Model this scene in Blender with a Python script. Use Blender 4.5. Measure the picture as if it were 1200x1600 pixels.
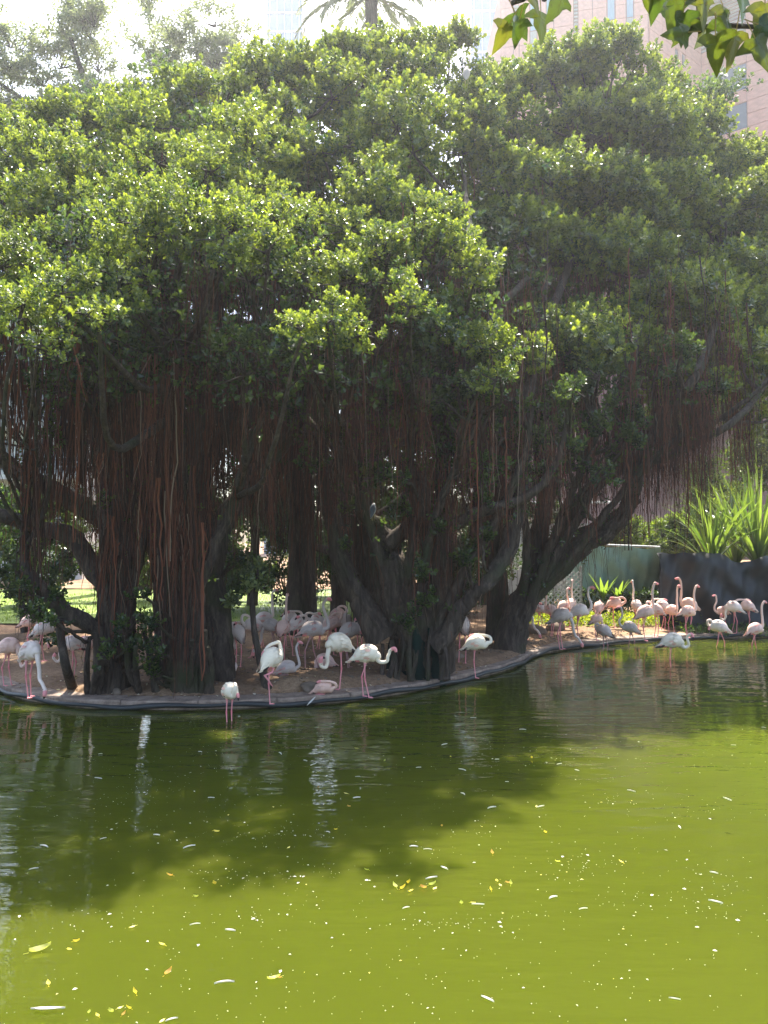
import bpy, math, random
import numpy as np
from mathutils import Vector, Matrix

for o in list(bpy.data.objects):
    bpy.data.objects.remove(o)
SC = bpy.context.scene
COL = SC.collection
R = math.radians
rng = np.random.default_rng(7)
random.seed(7)

# ------------------------------------------------------------------ camera
CAMZ, F = 2.45, 1203.0
PITCH = math.atan(45 / F)
cam_d = bpy.data.cameras.new("camera")
cam = bpy.data.objects.new("camera", cam_d)
COL.objects.link(cam)
cam.location = (0, 0, CAMZ)
cam.rotation_euler = (math.pi / 2 + PITCH, 0, 0)
cam_d.sensor_fit = 'HORIZONTAL'
cam_d.sensor_width = 36
cam_d.lens = 36 * F / 1200
cam_d.clip_start = 0.05
cam_d.clip_end = 2000
SC.camera = cam
SC.render.resolution_x, SC.render.resolution_y = 768, 1024

# ------------------------------------------------------------------ sky, sun, exposure
SUN_EL, SUN_AZ = R(59), R(3)          # azimuth measured from +Y towards +X
w = bpy.data.worlds.new("World")
SC.world = w
w.use_nodes = True
nt = w.node_tree
sky = nt.nodes.new('ShaderNodeTexSky')
sky.sky_type = 'NISHITA'
sky.sun_disc = False
sky.sun_elevation = SUN_EL
sky.sun_rotation = SUN_AZ
sky.dust_density = 3.0
sky.air_density = 1.0
bg = nt.nodes['Background']
bg.inputs[1].default_value = 0.145
nt.links.new(sky.outputs[0], bg.inputs[0])
sun_d = bpy.data.lights.new("sun", 'SUN')
sun_d.energy = 5.0
sun_d.angle = R(0.53)
sun_d.color = (1.0, 0.94, 0.82)
sun = bpy.data.objects.new("sun", sun_d)
COL.objects.link(sun)
sd = Vector((math.sin(SUN_AZ) * math.cos(SUN_EL), math.cos(SUN_AZ) * math.cos(SUN_EL), math.sin(SUN_EL)))
sun.rotation_euler = (-sd).to_track_quat('-Z', 'Y').to_euler()
vs = SC.view_settings
vs.view_transform = 'Standard'
vs.look = 'None'
vs.exposure = 2.0
vs.gamma = 1.0
vs.use_curve_mapping = False
cy = SC.cycles
cy.use_denoising = True
cy.max_bounces = 8
cy.diffuse_bounces = 4
cy.glossy_bounces = 3
cy.transmission_bounces = 5
cy.transparent_max_bounces = 8
cy.volume_bounces = 0
cy.sample_clamp_indirect = 6
cy.caustics_reflective = False
cy.caustics_refractive = False


# ------------------------------------------------------------------ helpers
def A(u, v, Y):
    """A spot at distance Y whose picture position (in 1200x1600 pixels) was measured."""
    cp, sp = math.cos(PITCH), math.sin(PITCH)
    cx, cyy = (u - 600) / F, (800 - v) / F
    dy = cp - cyy * sp
    dz = sp + cyy * cp
    t = Y / dy
    return np.array((cx * t, Y, CAMZ + dz * t))


def G(u, v, z):
    cp, sp = math.cos(PITCH), math.sin(PITCH)
    cx, cyy = (u - 600) / F, (800 - v) / F
    dy = cp - cyy * sp
    dz = sp + cyy * cp
    t = (z - CAMZ) / dz
    return np.array((cx * t, dy * t, z))


class MB:
    """Collects vertices, faces (3 or 4 corners), point colours and material slots for one mesh."""
    def __init__(s):
        s.v, s.c, s.f3, s.f4, s.m3, s.m4, s.n = [], [], [], [], [], [], 0

    def add(s, v, f, col=(1, 1, 1), m=0):
        v = np.asarray(v, float).reshape(-1, 3)
        f = np.asarray(f, int)
        if f.size == 0:
            return
        col = np.asarray(col, float)
        if col.ndim == 1:
            col = np.tile(col, (len(v), 1))
        s.v.append(v)
        s.c.append(col)
        (s.f3 if f.shape[1] == 3 else s.f4).append(f + s.n)
        (s.m3 if f.shape[1] == 3 else s.m4).append(np.full(len(f), m))
        s.n += len(v)

    def mesh(s, name, mats, smooth=False):
        me = bpy.data.meshes.new(name)
        V = np.concatenate(s.v)
        Cc = np.concatenate(s.c)
        f3 = np.concatenate(s.f3) if s.f3 else np.zeros((0, 3), int)
        f4 = np.concatenate(s.f4) if s.f4 else np.zeros((0, 4), int)
        mi = np.concatenate([x for x in s.m3] + [x for x in s.m4])
        me.vertices.add(len(V))
        me.vertices.foreach_set('co', V.astype(np.float32).ravel())
        nl = f3.size + f4.size
        me.loops.add(nl)
        me.loops.foreach_set('vertex_index', np.concatenate([f3.ravel(), f4.ravel()]).astype(np.int32))
        npoly = len(f3) + len(f4)
        me.polygons.add(npoly)
        tot = np.concatenate([np.full(len(f3), 3), np.full(len(f4), 4)]).astype(np.int32)
        st = np.concatenate([[0], np.cumsum(tot)[:-1]]).astype(np.int32)
        me.polygons.foreach_set('loop_start', st)
        me.polygons.foreach_set('material_index', mi.astype(np.int32))
        me.polygons.foreach_set('use_smooth', np.full(npoly, smooth))
        for m in (mats if isinstance(mats, (list, tuple)) else [mats]):
            me.materials.append(m)
        a = me.color_attributes.new('Col', 'FLOAT_COLOR', 'POINT')
        a.data.foreach_set('color', np.concatenate([Cc, np.ones((len(Cc), 1))], 1).astype(np.float32).ravel())
        me.update(calc_edges=True)
        me.validate()
        return me

    def build(s, name, mats, parent=None, smooth=False):
        return link(name, s.mesh(name, mats, smooth), parent)


def link(name, data, parent=None, loc=None):
    o = bpy.data.objects.new(name, data)
    COL.objects.link(o)
    if parent is not None:
        o.parent = parent
        o.matrix_parent_inverse = Matrix.Translation(-parent.location) if loc is None else Matrix()
    if loc is not None:
        o.location = loc
    return o


def tag(o, label=None, cat=None, group=None, kind=None):
    if label: o['label'] = label
    if cat: o['category'] = cat
    if group: o['group'] = group
    if kind: o['kind'] = kind
    return o


def empty(name, loc, label=None, cat=None, group=None):
    e = bpy.data.objects.new(name, None)
    COL.objects.link(e)
    e.location = tuple(float(x) for x in loc)
    e.empty_display_size = 0.2
    return tag(e, label, cat, group)


BOXF = np.array([[0, 3, 2, 1], [4, 5, 6, 7], [0, 1, 5, 4], [1, 2, 6, 5], [2, 3, 7, 6], [3, 0, 4, 7]])


def box(mb, c, s, col=(1, 1, 1), m=0, rz=0.0, ax=None):
    x, y, z = np.array(s) / 2
    v = np.array([[-x, -y, -z], [x, -y, -z], [x, y, -z], [-x, y, -z], [-x, -y, z], [x, -y, z], [x, y, z], [-x, y, z]])
    if ax is not None:
        v = v @ np.array(ax)          # rows of ax are the box's own axes in the world
    elif rz:
        k, q = math.cos(rz), math.sin(rz)
        v = v @ np.array([[k, q, 0], [-q, k, 0], [0, 0, 1]])
    mb.add(v + np.array(c), BOXF, col, m)


def catmull(P, n):
    P = np.asarray(P, float)
    Q = np.vstack([2 * P[0] - P[1], P, 2 * P[-1] - P[-2]])
    out = []
    k = len(P) - 1
    for i in range(k):
        p0, p1, p2, p3 = Q[i:i + 4]
        for t in np.linspace(0, 1, n, endpoint=False):
            out.append(0.5 * ((2 * p1) + (-p0 + p2) * t + (2 * p0 - 5 * p1 + 4 * p2 - p3) * t * t + (-p0 + 3 * p1 - 3 * p2 + p3) * t ** 3))
    out.append(P[-1])
    return np.array(out)


def tube(mb, P, rad, sides=8, col=(1, 1, 1), m=0, lump=0.0, cap=True):
    P = np.asarray(P, float)
    n = len(P)
    rad = np.broadcast_to(np.asarray(rad, float), (n,))
    T = np.gradient(P, axis=0)
    T /= np.linalg.norm(T, axis=1, keepdims=True) + 1e-9
    a = np.array([1.0, 0, 0]) if abs(T[0][0]) < 0.8 else np.array([0, 1.0, 0])
    N = np.zeros((n, 3))
    b = a - T[0] * (a @ T[0])
    for i in range(n):
        b = b - T[i] * (b @ T[i])
        b /= np.linalg.norm(b) + 1e-9
        N[i] = b
    B = np.cross(T, N)
    th = np.linspace(0, 2 * np.pi, sides, endpoint=False)
    rr = rad[:, None] * np.ones((1, sides))
    if lump:
        ph = rng.uniform(0, 6.28, 6)
        s = np.arange(n)[:, None]
        rr = rr * (1 + lump * (np.sin(3 * th + ph[0] + s * 0.21) + 0.7 * np.sin(5 * th + ph[1] - s * 0.33) + 0.6 * np.sin(2 * th + ph[2] + s * 0.7) + rng.normal(0, 0.5, (n, sides))))
    V = P[:, None, :] + rr[:, :, None] * (np.cos(th)[None, :, None] * N[:, None, :] + np.sin(th)[None, :, None] * B[:, None, :])
    i, j = np.meshgrid(np.arange(n - 1), np.arange(sides), indexing='ij')
    j2 = (j + 1) % sides
    Fq = np.stack([i * sides + j, i * sides + j2, (i + 1) * sides + j2, (i + 1) * sides + j], -1).reshape(-1, 4)
    V = V.reshape(-1, 3)
    mb.add(V, Fq, col, m)
    if cap:
        for e, base in ((0, 0), (n - 1, (n - 1) * sides)):
            vv = np.vstack([V[base:base + sides], P[e]])
            k = np.arange(sides)
            f = np.stack([k, (k + 1) % sides, np.full(sides, sides)], -1)
            cc = col if np.asarray(col).ndim == 1 else np.vstack([np.asarray(col)[base:base + sides], np.asarray(col)[base]])
            mb.add(vv, f if e else f[:, ::-1], cc, m)


def open_gaps(top, length):
    """Shorten the strands that hang across a gap through which the sun reaches the bank."""
    h = math.hypot(sd[0], sd[1])
    d = np.array([sd[0], sd[1]]) / h
    for g0, gr in GAPS:
        w_ = top[:, :2] - g0[:2]
        s_ = w_ @ d
        per = np.abs(w_[:, 0] * d[1] - w_[:, 1] * d[0])
        z = g0[2] + s_ * sd[2] / h
        hit = (per < gr) & (s_ > .3) & (z + gr * 1.6 > top[:, 2] - length) & (z < top[:, 2])
        length = np.where(hit, np.maximum(.12, top[:, 2] - z - gr * 1.6), length)
    return length


def strands(mb, top, length, r, seg=7, sway=0.05, col=None, drift=None):
    """Thin hanging strands, all at once: three-sided, tapering, a little crooked."""
    n = len(top)
    length = open_gaps(top, length)
    t = np.linspace(0, 1, seg)
    off = np.cumsum(rng.normal(0, 1, (n, seg, 2)), 1) * sway * 0.4
    off[:, 0] = 0
    off *= np.sqrt(length)[:, None, None]
    P = np.zeros((n, seg, 3))
    P[:, :, :2] = top[:, None, :2] + off
    if drift is not None:
        P[:, :, :2] += drift[:, None, :] * t[None, :, None] * length[:, None, None]
    P[:, :, 2] = top[:, None, 2] - length[:, None] * t[None, :]
    rr = r[:, None] * (1 - 0.75 * t[None, :])
    th = np.array([0, 2.094, 4.189])
    ring = np.stack([np.cos(th), np.sin(th), np.zeros(3)], -1)
    V = P[:, :, None, :] + rr[:, :, None, None] * ring[None, None]
    base = (np.arange(n) * seg * 3)[:, None, None]
    i, j = np.meshgrid(np.arange(seg - 1), np.arange(3), indexing='ij')
    q = np.stack([i * 3 + j, i * 3 + (j + 1) % 3, (i + 1) * 3 + (j + 1) % 3, (i + 1) * 3 + j], -1).reshape(1, -1, 4)
    Fq = (base + q).reshape(-1, 4)
    c = np.repeat(col, seg * 3, axis=0)
    mb.add(V.reshape(-1, 3), Fq, c)


def unit(v):
    v = np.asarray(v, float)
    return v / (np.linalg.norm(v, axis=-1, keepdims=True) + 1e-9)


def leaf_template(nl, length, width, spread=(25, 80), stem=0.13, fold=0.3):
    """A twig tip of nl leaves round the z axis; four corners a leaf, creased along the midrib."""
    out = []
    for k in range(nl):
        f = k / max(1, nl - 1)
        ang = R(spread[1] + (spread[0] - spread[1]) * f) + rng.normal(0, .12)
        az = k * 2.4 + rng.normal(0, .2)
        L = length * (0.8 + 0.4 * rng.random())
        W = width * (0.85 + 0.3 * rng.random())
        d = np.array([math.sin(ang) * math.cos(az), math.sin(ang) * math.sin(az), math.cos(ang)])
        side = np.array([-math.sin(az), math.cos(az), 0])
        up = np.cross(d, side)
        b = np.array([0, 0, -stem * (1 - f)])
        out.append([b + d * .06 * L, b + d * L * .6 + side * W * .54 + up * fold * W * .5, b + d * L * .97 - up * L * .08, b + d * L * .58 - side * W * .54 + up * fold * W * .5])
    return np.array(out)          # nl,4,3


def scatter_leaves(mb, P, D, S, tmpl, col_lo, col_hi, tipglow=0.5, m=0):
    """Sprigs at P pointing along D, size S. Colour runs from col_lo to col_hi at random, younger (lighter) at the tip."""
    n = len(P)
    if n == 0:
        return
    nl = tmpl.shape[0]
    D = unit(D)
    a = unit(rng.normal(0, 1, (n, 3)))
    X = unit(np.cross(D, a))
    Y = np.cross(D, X)
    M = np.stack([X, Y, D], 1)
    T = tmpl.reshape(-1, 3)
    V = np.einsum('kc,ncd->nkd', T, M) * np.asarray(S)[:, None, None] + P[:, None, :]
    base = np.arange(n * nl)[:, None] * 4
    f = np.concatenate([base + np.array([[0, 1, 2]]), base + np.array([[0, 2, 3]])])
    t = np.clip(rng.normal(.35, .28, (n, 1)) + tipglow * (np.linspace(0, 1, nl)[None] ** 2) * rng.uniform(.2, 1, (n, 1)) + rng.normal(0, .12, (n, nl)), 0, 1)
    C = np.array(col_lo)[None, None] * (1 - t[..., None]) + np.array(col_hi)[None, None] * t[..., None]
    mb.add(V.reshape(-1, 3), f, np.repeat(C.reshape(-1, 3), 4, axis=0), m)


# ------------------------------------------------------------------ materials
def mat(name):
    m = bpy.data.materials.new(name)
    m.use_nodes = True
    t = m.node_tree
    return m, t, t.nodes['Principled BSDF']


def noise_node(t, scale, detail=6, rough=.6, vec=None, dist=0.0):
    n = t.nodes.new('ShaderNodeTexNoise')
    n.inputs['Scale'].default_value = scale
    n.inputs['Detail'].default_value = detail
    n.inputs['Roughness'].default_value = rough
    n.inputs['Distortion'].default_value = dist
    if vec is not None:
        t.links.new(vec, n.inputs['Vector'])
    return n


def coords(t, scale=(1, 1, 1), kind='Object'):
    tc = t.nodes.new('ShaderNodeTexCoord')
    mp = t.nodes.new('ShaderNodeMapping')
    mp.inputs['Scale'].default_value = scale
    t.links.new(tc.outputs[kind], mp.inputs['Vector'])
    return mp.outputs[0]


def ramp(t, src, stops):
    r = t.nodes.new('ShaderNodeValToRGB')
    e = r.color_ramp.elements
    while len(e) < len(stops):
        e.new(0.5)
    for el, (p, c) in zip(e, stops):
        el.position = p
        el.color = (*c, 1)
    t.links.new(src, r.inputs[0])
    return r


def mixc(t, a, b, fac, mode='MIX'):
    n = t.nodes.new('ShaderNodeMix')
    n.data_type = 'RGBA'
    n.blend_type = mode
    for s, x in ((n.inputs[6], a), (n.inputs[7], b)):
        if isinstance(x, tuple):
            s.default_value = (*x, 1)
        else:
            t.links.new(x, s)
    if isinstance(fac, (int, float)):
        n.inputs[0].default_value = fac
    else:
        t.links.new(fac, n.inputs[0])
    return n.outputs[2]


def bump(t, src, strength, dist, bsdf, normal=None):
    b = t.nodes.new('ShaderNodeBump')
    b.inputs['Strength'].default_value = strength
    b.inputs['Distance'].default_value = dist
    t.links.new(src, b.inputs['Height'])
    if normal is not None:
        t.links.new(normal, b.inputs['Normal'])
    t.links.new(b.outputs[0], bsdf.inputs['Normal'])
    return b


def vcol(t):
    a = t.nodes.new('ShaderNodeVertexColor')
    a.layer_name = 'Col'
    return a.outputs[0]


def leaf_mat(name, trans=0.45, rough=.4, tint=(1.9, 1.75, .55), spec=.5):
    m, t, b = mat(name)
    c = vcol(t)
    t.links.new(c, b.inputs['Base Color'])
    b.inputs['Roughness'].default_value = rough
    b.inputs['Specular IOR Level'].default_value = spec
    tr = t.nodes.new('ShaderNodeBsdfTranslucent')
    t.links.new(mixc(t, c, tint, 1.0, 'MULTIPLY'), tr.inputs[0])
    mx = t.nodes.new('ShaderNodeMixShader')
    mx.inputs[0].default_value = trans
    t.links.new(b.outputs[0], mx.inputs[1])
    t.links.new(tr.outputs[0], mx.inputs[2])
    t.links.new(mx.outputs[0], t.nodes['Material Output'].inputs[0])
    return m


def plain_vcol(name, rough=.7, spec=.3, nscale=0, namt=.25, bstr=0.0, bdist=.01, stretch=(1, 1, 1)):
    m, t, b = mat(name)
    c = vcol(t)
    if nscale:
        n = noise_node(t, nscale, 6, .65, coords(t, stretch))
        r = ramp(t, n.outputs[0], [(.25, (1 - namt,) * 3), (.75, (1 + namt * .4,) * 3)])
        c = mixc(t, c, r.outputs[0], 1.0, 'MULTIPLY')
        if bstr:
            bump(t, n.outputs[0], bstr, bdist, b)
    t.links.new(c, b.inputs['Base Color'])
    b.inputs['Roughness'].default_value = rough
    b.inputs['Specular IOR Level'].default_value = spec
    return m


M_leaf = leaf_mat('banyan_leaf', .42, .27, (1.85, 1.85, .7), .9)
M_leaf_soft = leaf_mat('soft_leaf', .4, .5, (1.6, 1.6, .7))
M_strap = leaf_mat('strap_leaf', .4, .28, (1.8, 1.8, .8), .8)
M_root = plain_vcol('aerial_root_fibre', .9, .1)
M_feather = plain_vcol('flamingo_plumage', .75, .2, 30, .12, .15, .004, (1, 1, 3))
M_paint = plain_vcol('painted_surface', .6, .3, 3, .15)

# bark
M_bark, t, b = mat('banyan_bark')
n1 = noise_node(t, 5, 8, .7, coords(t, (2.6, 2.6, .45)), .6)
n2 = noise_node(t, 1.1, 4, .6, coords(t))
r1 = ramp(t, n1.outputs[0], [(.28, (.016, .012, .011)), (.5, (.058, .044, .036)), (.75, (.15, .115, .088))])
r2 = ramp(t, n2.outputs[0], [(.5, (0, 0, 0)), (.68, (1, 1, 1))])
t.links.new(mixc(t, r1.outputs[0], (.045, .052, .026), r2.outputs[0]), b.inputs['Base Color'])
b.inputs['Roughness'].default_value = .9
b.inputs['Specular IOR Level'].default_value = .15
bump(t, n1.outputs[0], .9, .05, b)

# soil / sand
M_soil, t, b = mat('earth_and_sand')
co = coords(t)
n1 = noise_node(t, .55, 6, .6, co)
n2 = noise_node(t, 14, 8, .75, co)
n3 = noise_node(t, 70, 4, .7, co)
r1 = ramp(t, n1.outputs[0], [(.3, (.19, .112, .07)), (.52, (.31, .20, .125)), (.72, (.44, .295, .18))])
r2 = ramp(t, n2.outputs[0], [(.3, (.45, .42, .4)), (.6, (1, 1, 1)), (.78, (1.35, 1.3, 1.25))])
r3 = ramp(t, n3.outputs[0], [(.35, (.75, .75, .75)), (.7, (1.15, 1.15, 1.15))])
c = mixc(t, mixc(t, r1.outputs[0], r2.outputs[0], 1.0, 'MULTIPLY'), r3.outputs[0], 1.0, 'MULTIPLY')
t.links.new(c, b.inputs['Base Color'])
b.inputs['Roughness'].default_value = .95
b.inputs['Specular IOR Level'].default_value = .15
bump(t, n2.outputs[0], .8, .04, b)

# kerb concrete
M_kerb, t, b = mat('worn_concrete')
n1 = noise_node(t, 6, 8, .7, coords(t))
r1 = ramp(t, n1.outputs[0], [(.3, (.10, .068, .05)), (.5, (.23, .165, .125)), (.72, (.36, .28, .22))])
t.links.new(r1.outputs[0], b.inputs['Base Color'])
b.inputs['Roughness'].default_value = .85
bump(t, n1.outputs[0], .5, .02, b)

# pond: murky green water, so thick with algae that light scatters back from within it
M_water, t, b = mat('green_pond_water')
co = coords(t)
n0 = noise_node(t, .25, 3, .5, co)
r0 = ramp(t, n0.outputs[0], [(.3, (.045, .056, .005)), (.7, (.053, .064, .006))])
t.links.new(r0.outputs[0], b.inputs['Base Color'])
b.inputs['Roughness'].default_value = .025
b.inputs['IOR'].default_value = 1.33
b.inputs['Subsurface Weight'].default_value = 1.0
b.inputs['Subsurface Radius'].default_value = (.5, .6, .15)
b.inputs['Subsurface Scale'].default_value = 4.0
na = noise_node(t, 2.6, 2, .45, coords(t, (.4, 1.15, 1)), .35)
nb = noise_node(t, 9, 2, .5, coords(t, (.6, 1.8, 1)), .2)
sep = t.nodes.new('ShaderNodeMath'); sep.operation = 'MULTIPLY_ADD'
t.links.new(nb.outputs[0], sep.inputs[0]); sep.inputs[1].default_value = .14
t.links.new(na.outputs[0], sep.inputs[2])
npz = noise_node(t, .16, 2, .5, co)
rp = ramp(t, npz.outputs[0], [(.38, (.25, .25, .25)), (.62, (1, 1, 1))])
mul = t.nodes.new('ShaderNodeMath'); mul.operation = 'MULTIPLY'
t.links.new(sep.outputs[0], mul.inputs[0]); t.links.new(rp.outputs[0], mul.inputs[1])
bump(t, mul.outputs[0], .55, .05, b)


def flat(name, c, rough=.6, metal=0.0, spec=.4):
    m, t, b = mat(name)
    n = noise_node(t, 4, 6, .65, coords(t))
    r = ramp(t, n.outputs[0], [(.3, tuple(x * .82 for x in c)), (.7, tuple(min(1, x * 1.1) for x in c))])
    t.links.new(r.outputs[0], b.inputs['Base Color'])
    b.inputs['Roughness'].default_value = rough
    b.inputs['Metallic'].default_value = metal
    b.inputs['Specular IOR Level'].default_value = spec
    bump(t, n.outputs[0], .15, .01, b)
    return m


M_pink = flat('pink_granite', (.62, .34, .26), .55)
M_pinkjoint = flat('granite_joint', (.28, .17, .14), .9)
M_glass = flat('window_glass', (.20, .34, .42), .08, .0, .9)
M_greyglass = flat('dark_glazing', (.10, .12, .13), .15, .0, .8)
M_louver = flat('grey_louver', (.30, .30, .28), .5)
M_white = flat('weathered_white', (.68, .67, .64), .7)
M_bluetower = flat('blue_curtain_wall', (.16, .27, .42), .12, .1, .9)
M_band = flat('pale_floor_band', (.5, .55, .6), .5)
M_black = flat('black_shade_net', (.014, .014, .016), .55, 0, .5)
M_rubber = flat('black_edging', (.03, .032, .032), .5)
M_rock = flat('grey_rock', (.17, .13, .10), .95, 0, .15)
M_net = flat('dark_green_netting', (.010, .024, .020), .95, 0, .1)
M_tarp = plain_vcol('green_tarpaulin', .45, .5, 3, .18, .5, .03)
M_steel = flat('galvanised_steel', (.45, .46, .46), .45, .6)

# ------------------------------------------------------------------ the pond and its bank
EDGE_PX = [(-420, 1035), (-200, 1048), (-80, 1062), (-20, 1074), (12, 1088), (60, 1099), (130, 1107), (230, 1110), (330, 1109), (420, 1106), (500, 1101),
           (570, 1094), (640, 1083), (700, 1071), (760, 1057), (805, 1044), (838, 1027), (880, 1016), (940, 1009), (1010, 1004), (1100, 999), (1200, 996), (1400, 992)]
E = np.array([G(u, v, 0.0)[:2] for u, v in EDGE_PX])
E = np.vstack([[-90, 34], [-40, 26], E, [40, 21.5], [90, 24]])
E = catmull(E, 8)
E = E[np.argsort(E[:, 0])]


def edge_y(x):
    return np.interp(x, E[:, 0], E[:, 1])


xs = np.unique(np.concatenate([np.linspace(-400, -30, 12), np.linspace(-30, -9, 30), np.linspace(-9, 12, 211), np.linspace(12, 40, 30), np.linspace(40, 400, 12)]))
ts = np.concatenate([np.linspace(.42, 8, 70), np.linspace(8.3, 30, 40), np.array([40, 60, 100, 200, 500, 900])])
XX, TT = np.meshgrid(xs, ts, indexing='ij')
YY = edge_y(XX) + TT


def hnoise(x, y, s=1.0):
    return (np.sin(x * 1.9 * s + 1.3 * np.sin(y * 1.1 * s)) + np.sin(y * 2.3 * s + 1.7 * np.sin(x * .8 * s + 2)) + .6 * np.sin((x + y) * 4.1 * s + 1) + .5 * np.sin((x - 1.3 * y) * 6.3 * s)) / 3.1


def ground_z(x, y):
    t = np.maximum(0, y - edge_y(x) - .42)
    near = np.exp(-((x + 1.2) / 5.0) ** 2) * np.exp(-np.maximum(0, t - 1.0) / 3.0)
    z = .125 + np.clip(t / .35, 0, 1) * (near * .10 * (1 + .6 * hnoise(x, y, 1.3)) + .022 * hnoise(x, y, 2.1) + .012 * hnoise(y, x, 5.3) * near + .02)
    return z


ZZ = ground_z(XX, YY)
nx, ny = XX.shape
i, j = np.meshgrid(np.arange(nx - 1), np.arange(ny - 1), indexing='ij')
Fq = np.stack([i * ny + j, (i + 1) * ny + j, (i + 1) * ny + j + 1, i * ny + j + 1], -1).reshape(-1, 4)
mb = MB()
mb.add(np.stack([XX, YY, ZZ], -1), Fq)
tag(mb.build('ground', M_soil, smooth=True), kind='structure')

mb = MB()
mb.add([[-200, -40, 0], [200, -40, 0], [200, 60, 0], [-200, 60, 0]], [[0, 1, 2, 3]])
tag(mb.build('water', M_water), kind='structure')

# kerb: cast lengths of concrete with open joints, and the black edging below them
ex = np.linspace(-14, 14, 700)
ep = np.stack([ex, edge_y(ex)], -1)
sl = np.concatenate([[0], np.cumsum(np.linalg.norm(np.diff(ep, axis=0), axis=1))])


def edge_at(s):
    return np.stack([np.interp(s, sl, ep[:, 0]), np.interp(s, sl, ep[:, 1])], -1)


kerb = tag(empty('kerb', (0, 12, 0)), kind='structure')
L0 = 0.0
while L0 < sl[-1] - 1.2:
    L1 = L0 + 1.15
    s = np.linspace(L0 + .006, L1 - .006, 12)
    p = edge_at(s)
    tg = unit(np.gradient(p, axis=0))
    nrm = np.stack([-tg[:, 1], tg[:, 0]], -1)
    prof = [(.05, -.25), (.05, .10), (.065, .122), (.40, .128), (.44, .11), (.44, -.25)]
    V = []
    for o_, z_ in prof:
        V.append(np.concatenate([p + nrm * (o_ + .006 * np.sin(s * 5)[:, None]), np.full((12, 1), z_) + .004 * np.sin(s * 7 + L0)[:, None]], 1))
    V = np.array(V)
    k, n_ = V.shape[:2]
    a_, b_ = np.meshgrid(np.arange(k - 1), np.arange(n_ - 1), indexing='ij')
    f = np.stack([a_ * n_ + b_, a_ * n_ + b_ + 1, (a_ + 1) * n_ + b_ + 1, (a_ + 1) * n_ + b_], -1).reshape(-1, 4)
    mb = MB()
    mb.add(V.reshape(-1, 3), f)
    for e in (0, n_ - 1):
        idx = np.arange(k) * n_ + e
        ring = V.reshape(-1, 3)[idx]
        mb.add(ring, [[0, 1, 4, 5], [1, 2, 3, 4]])
    mb.build('kerb_stone', M_kerb, kerb)
    L0 = L1
mb = MB()
s = np.linspace(0, sl[-1], 420)
p = edge_at(s)
tube(mb, np.concatenate([p + np.array([0, .02]), .050 + .016 * np.sin(s * 2.1)[:, None] + .012 * np.sin(s * 5.3)[:, None]], 1), .034 + .006 * np.sin(s * 3.3), 8, lump=.06)
mb.build('edging_strip', M_rubber, kerb, smooth=True)


# ------------------------------------------------------------------ banyans
LO, HI = (.034, .066, .028), (.215, .258, .045)
TMPL = leaf_template(12, .086, .046, stem=.12)
TMPL_R = leaf_template(6, .12, .075, (35, 80), .12)
TMPL_S = leaf_template(6, .10, .052)


TOPU = [-420, -200, 0, 110, 200, 300, 380, 450, 520, 600, 690, 722, 745, 775, 830, 880, 930, 985, 1015, 1060, 1130, 1200, 1400]
TOPV = [300, 190, 175, 140, 128, 112, 88, 78, 60, 56, 42, 105, 120, 115, 100, 75, 55, 48, 95, 142, 180, 228, 380]
SKU = [-420, -200, 0, 100, 180, 250, 350, 420, 480, 590, 640, 700, 760, 860, 950, 1020, 1050, 1150, 1200, 1400]
SKV = [560, 560, 530, 510, 460, 400, 400, 470, 530, 540, 470, 500, 590, 590, 570, 550, 630, 640, 650, 650]


def depth(u, v):
    vt, vb = np.interp(u, TOPU, TOPV), np.interp(u, SKU, SKV)
    t = np.clip((vb - v) / (vb - vt), 0, 1)
    ys = np.interp(u, [-400, 0, 600, 740, 850, 1200, 1400], [7.8, 7.8, 8.9, 9.7, 14.2, 16.6, 17.6])
    yt = np.interp(u, [-400, 0, 600, 850, 1200], [16.0, 16.6, 18.4, 21.2, 23.5])
    return ys + (yt - ys) * t ** 1.15


class Tree:
    pass


def limb_path(px, inside=False):
    pts = np.array([A(u, v, max(Y, depth(u, v) + .5) if inside and v < 540 else Y) for u, v, Y, r in px])
    rad = np.array([q[3] for q in px])
    full = catmull(np.concatenate([pts, rad[:, None]], 1), 9)
    return full[:, :3], np.maximum(full[:, 3], .01)


def make_tree(name, base, label):
    T = Tree()
    T.root = empty(name, base, label, 'tree')
    T.nodes, T.hang = [], []
    T.leaf, T.roots, T.twig = MB(), MB(), MB()
    return T


def add_limb(T, px, name='limb', sides=10, fringe=1.0, strandn=0, lump=.06):
    P, r = limb_path(px, True)
    n = len(P)
    P = P + np.cumsum(rng.normal(0, .012, P.shape), 0) * (r[:, None] < .2)
    mb = MB()
    tube(mb, P, r, sides, lump=lump)
    for k in range(int(strandn * 2.6)):          # the fused roots a banyan trunk is made of
        a0, tw = rng.uniform(0, 6.28), rng.normal(0, .9)
        i0 = rng.integers(0, max(1, n // 3)); i1 = rng.integers(2 * n // 3, n)
        q = []
        for i_ in range(i0, i1):
            a_ = a0 + tw * i_ / n
            q.append(P[i_] + r[i_] * .93 * np.array([math.cos(a_), math.sin(a_), 0]) + rng.normal(0, .008, 3))
        if len(q) > 4:
            tube(mb, np.array(q), np.linspace(.045, .022, len(q)) * rng.uniform(.35, 1.35), 5, lump=.12)
    mb.build(name, M_bark, T.root, smooth=True)
    for i_ in range(0, n, 2):
        T.nodes.append((P[i_], r[i_]))
        T.hang.append((P[i_], r[i_], fringe))
    return P, r


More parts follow.
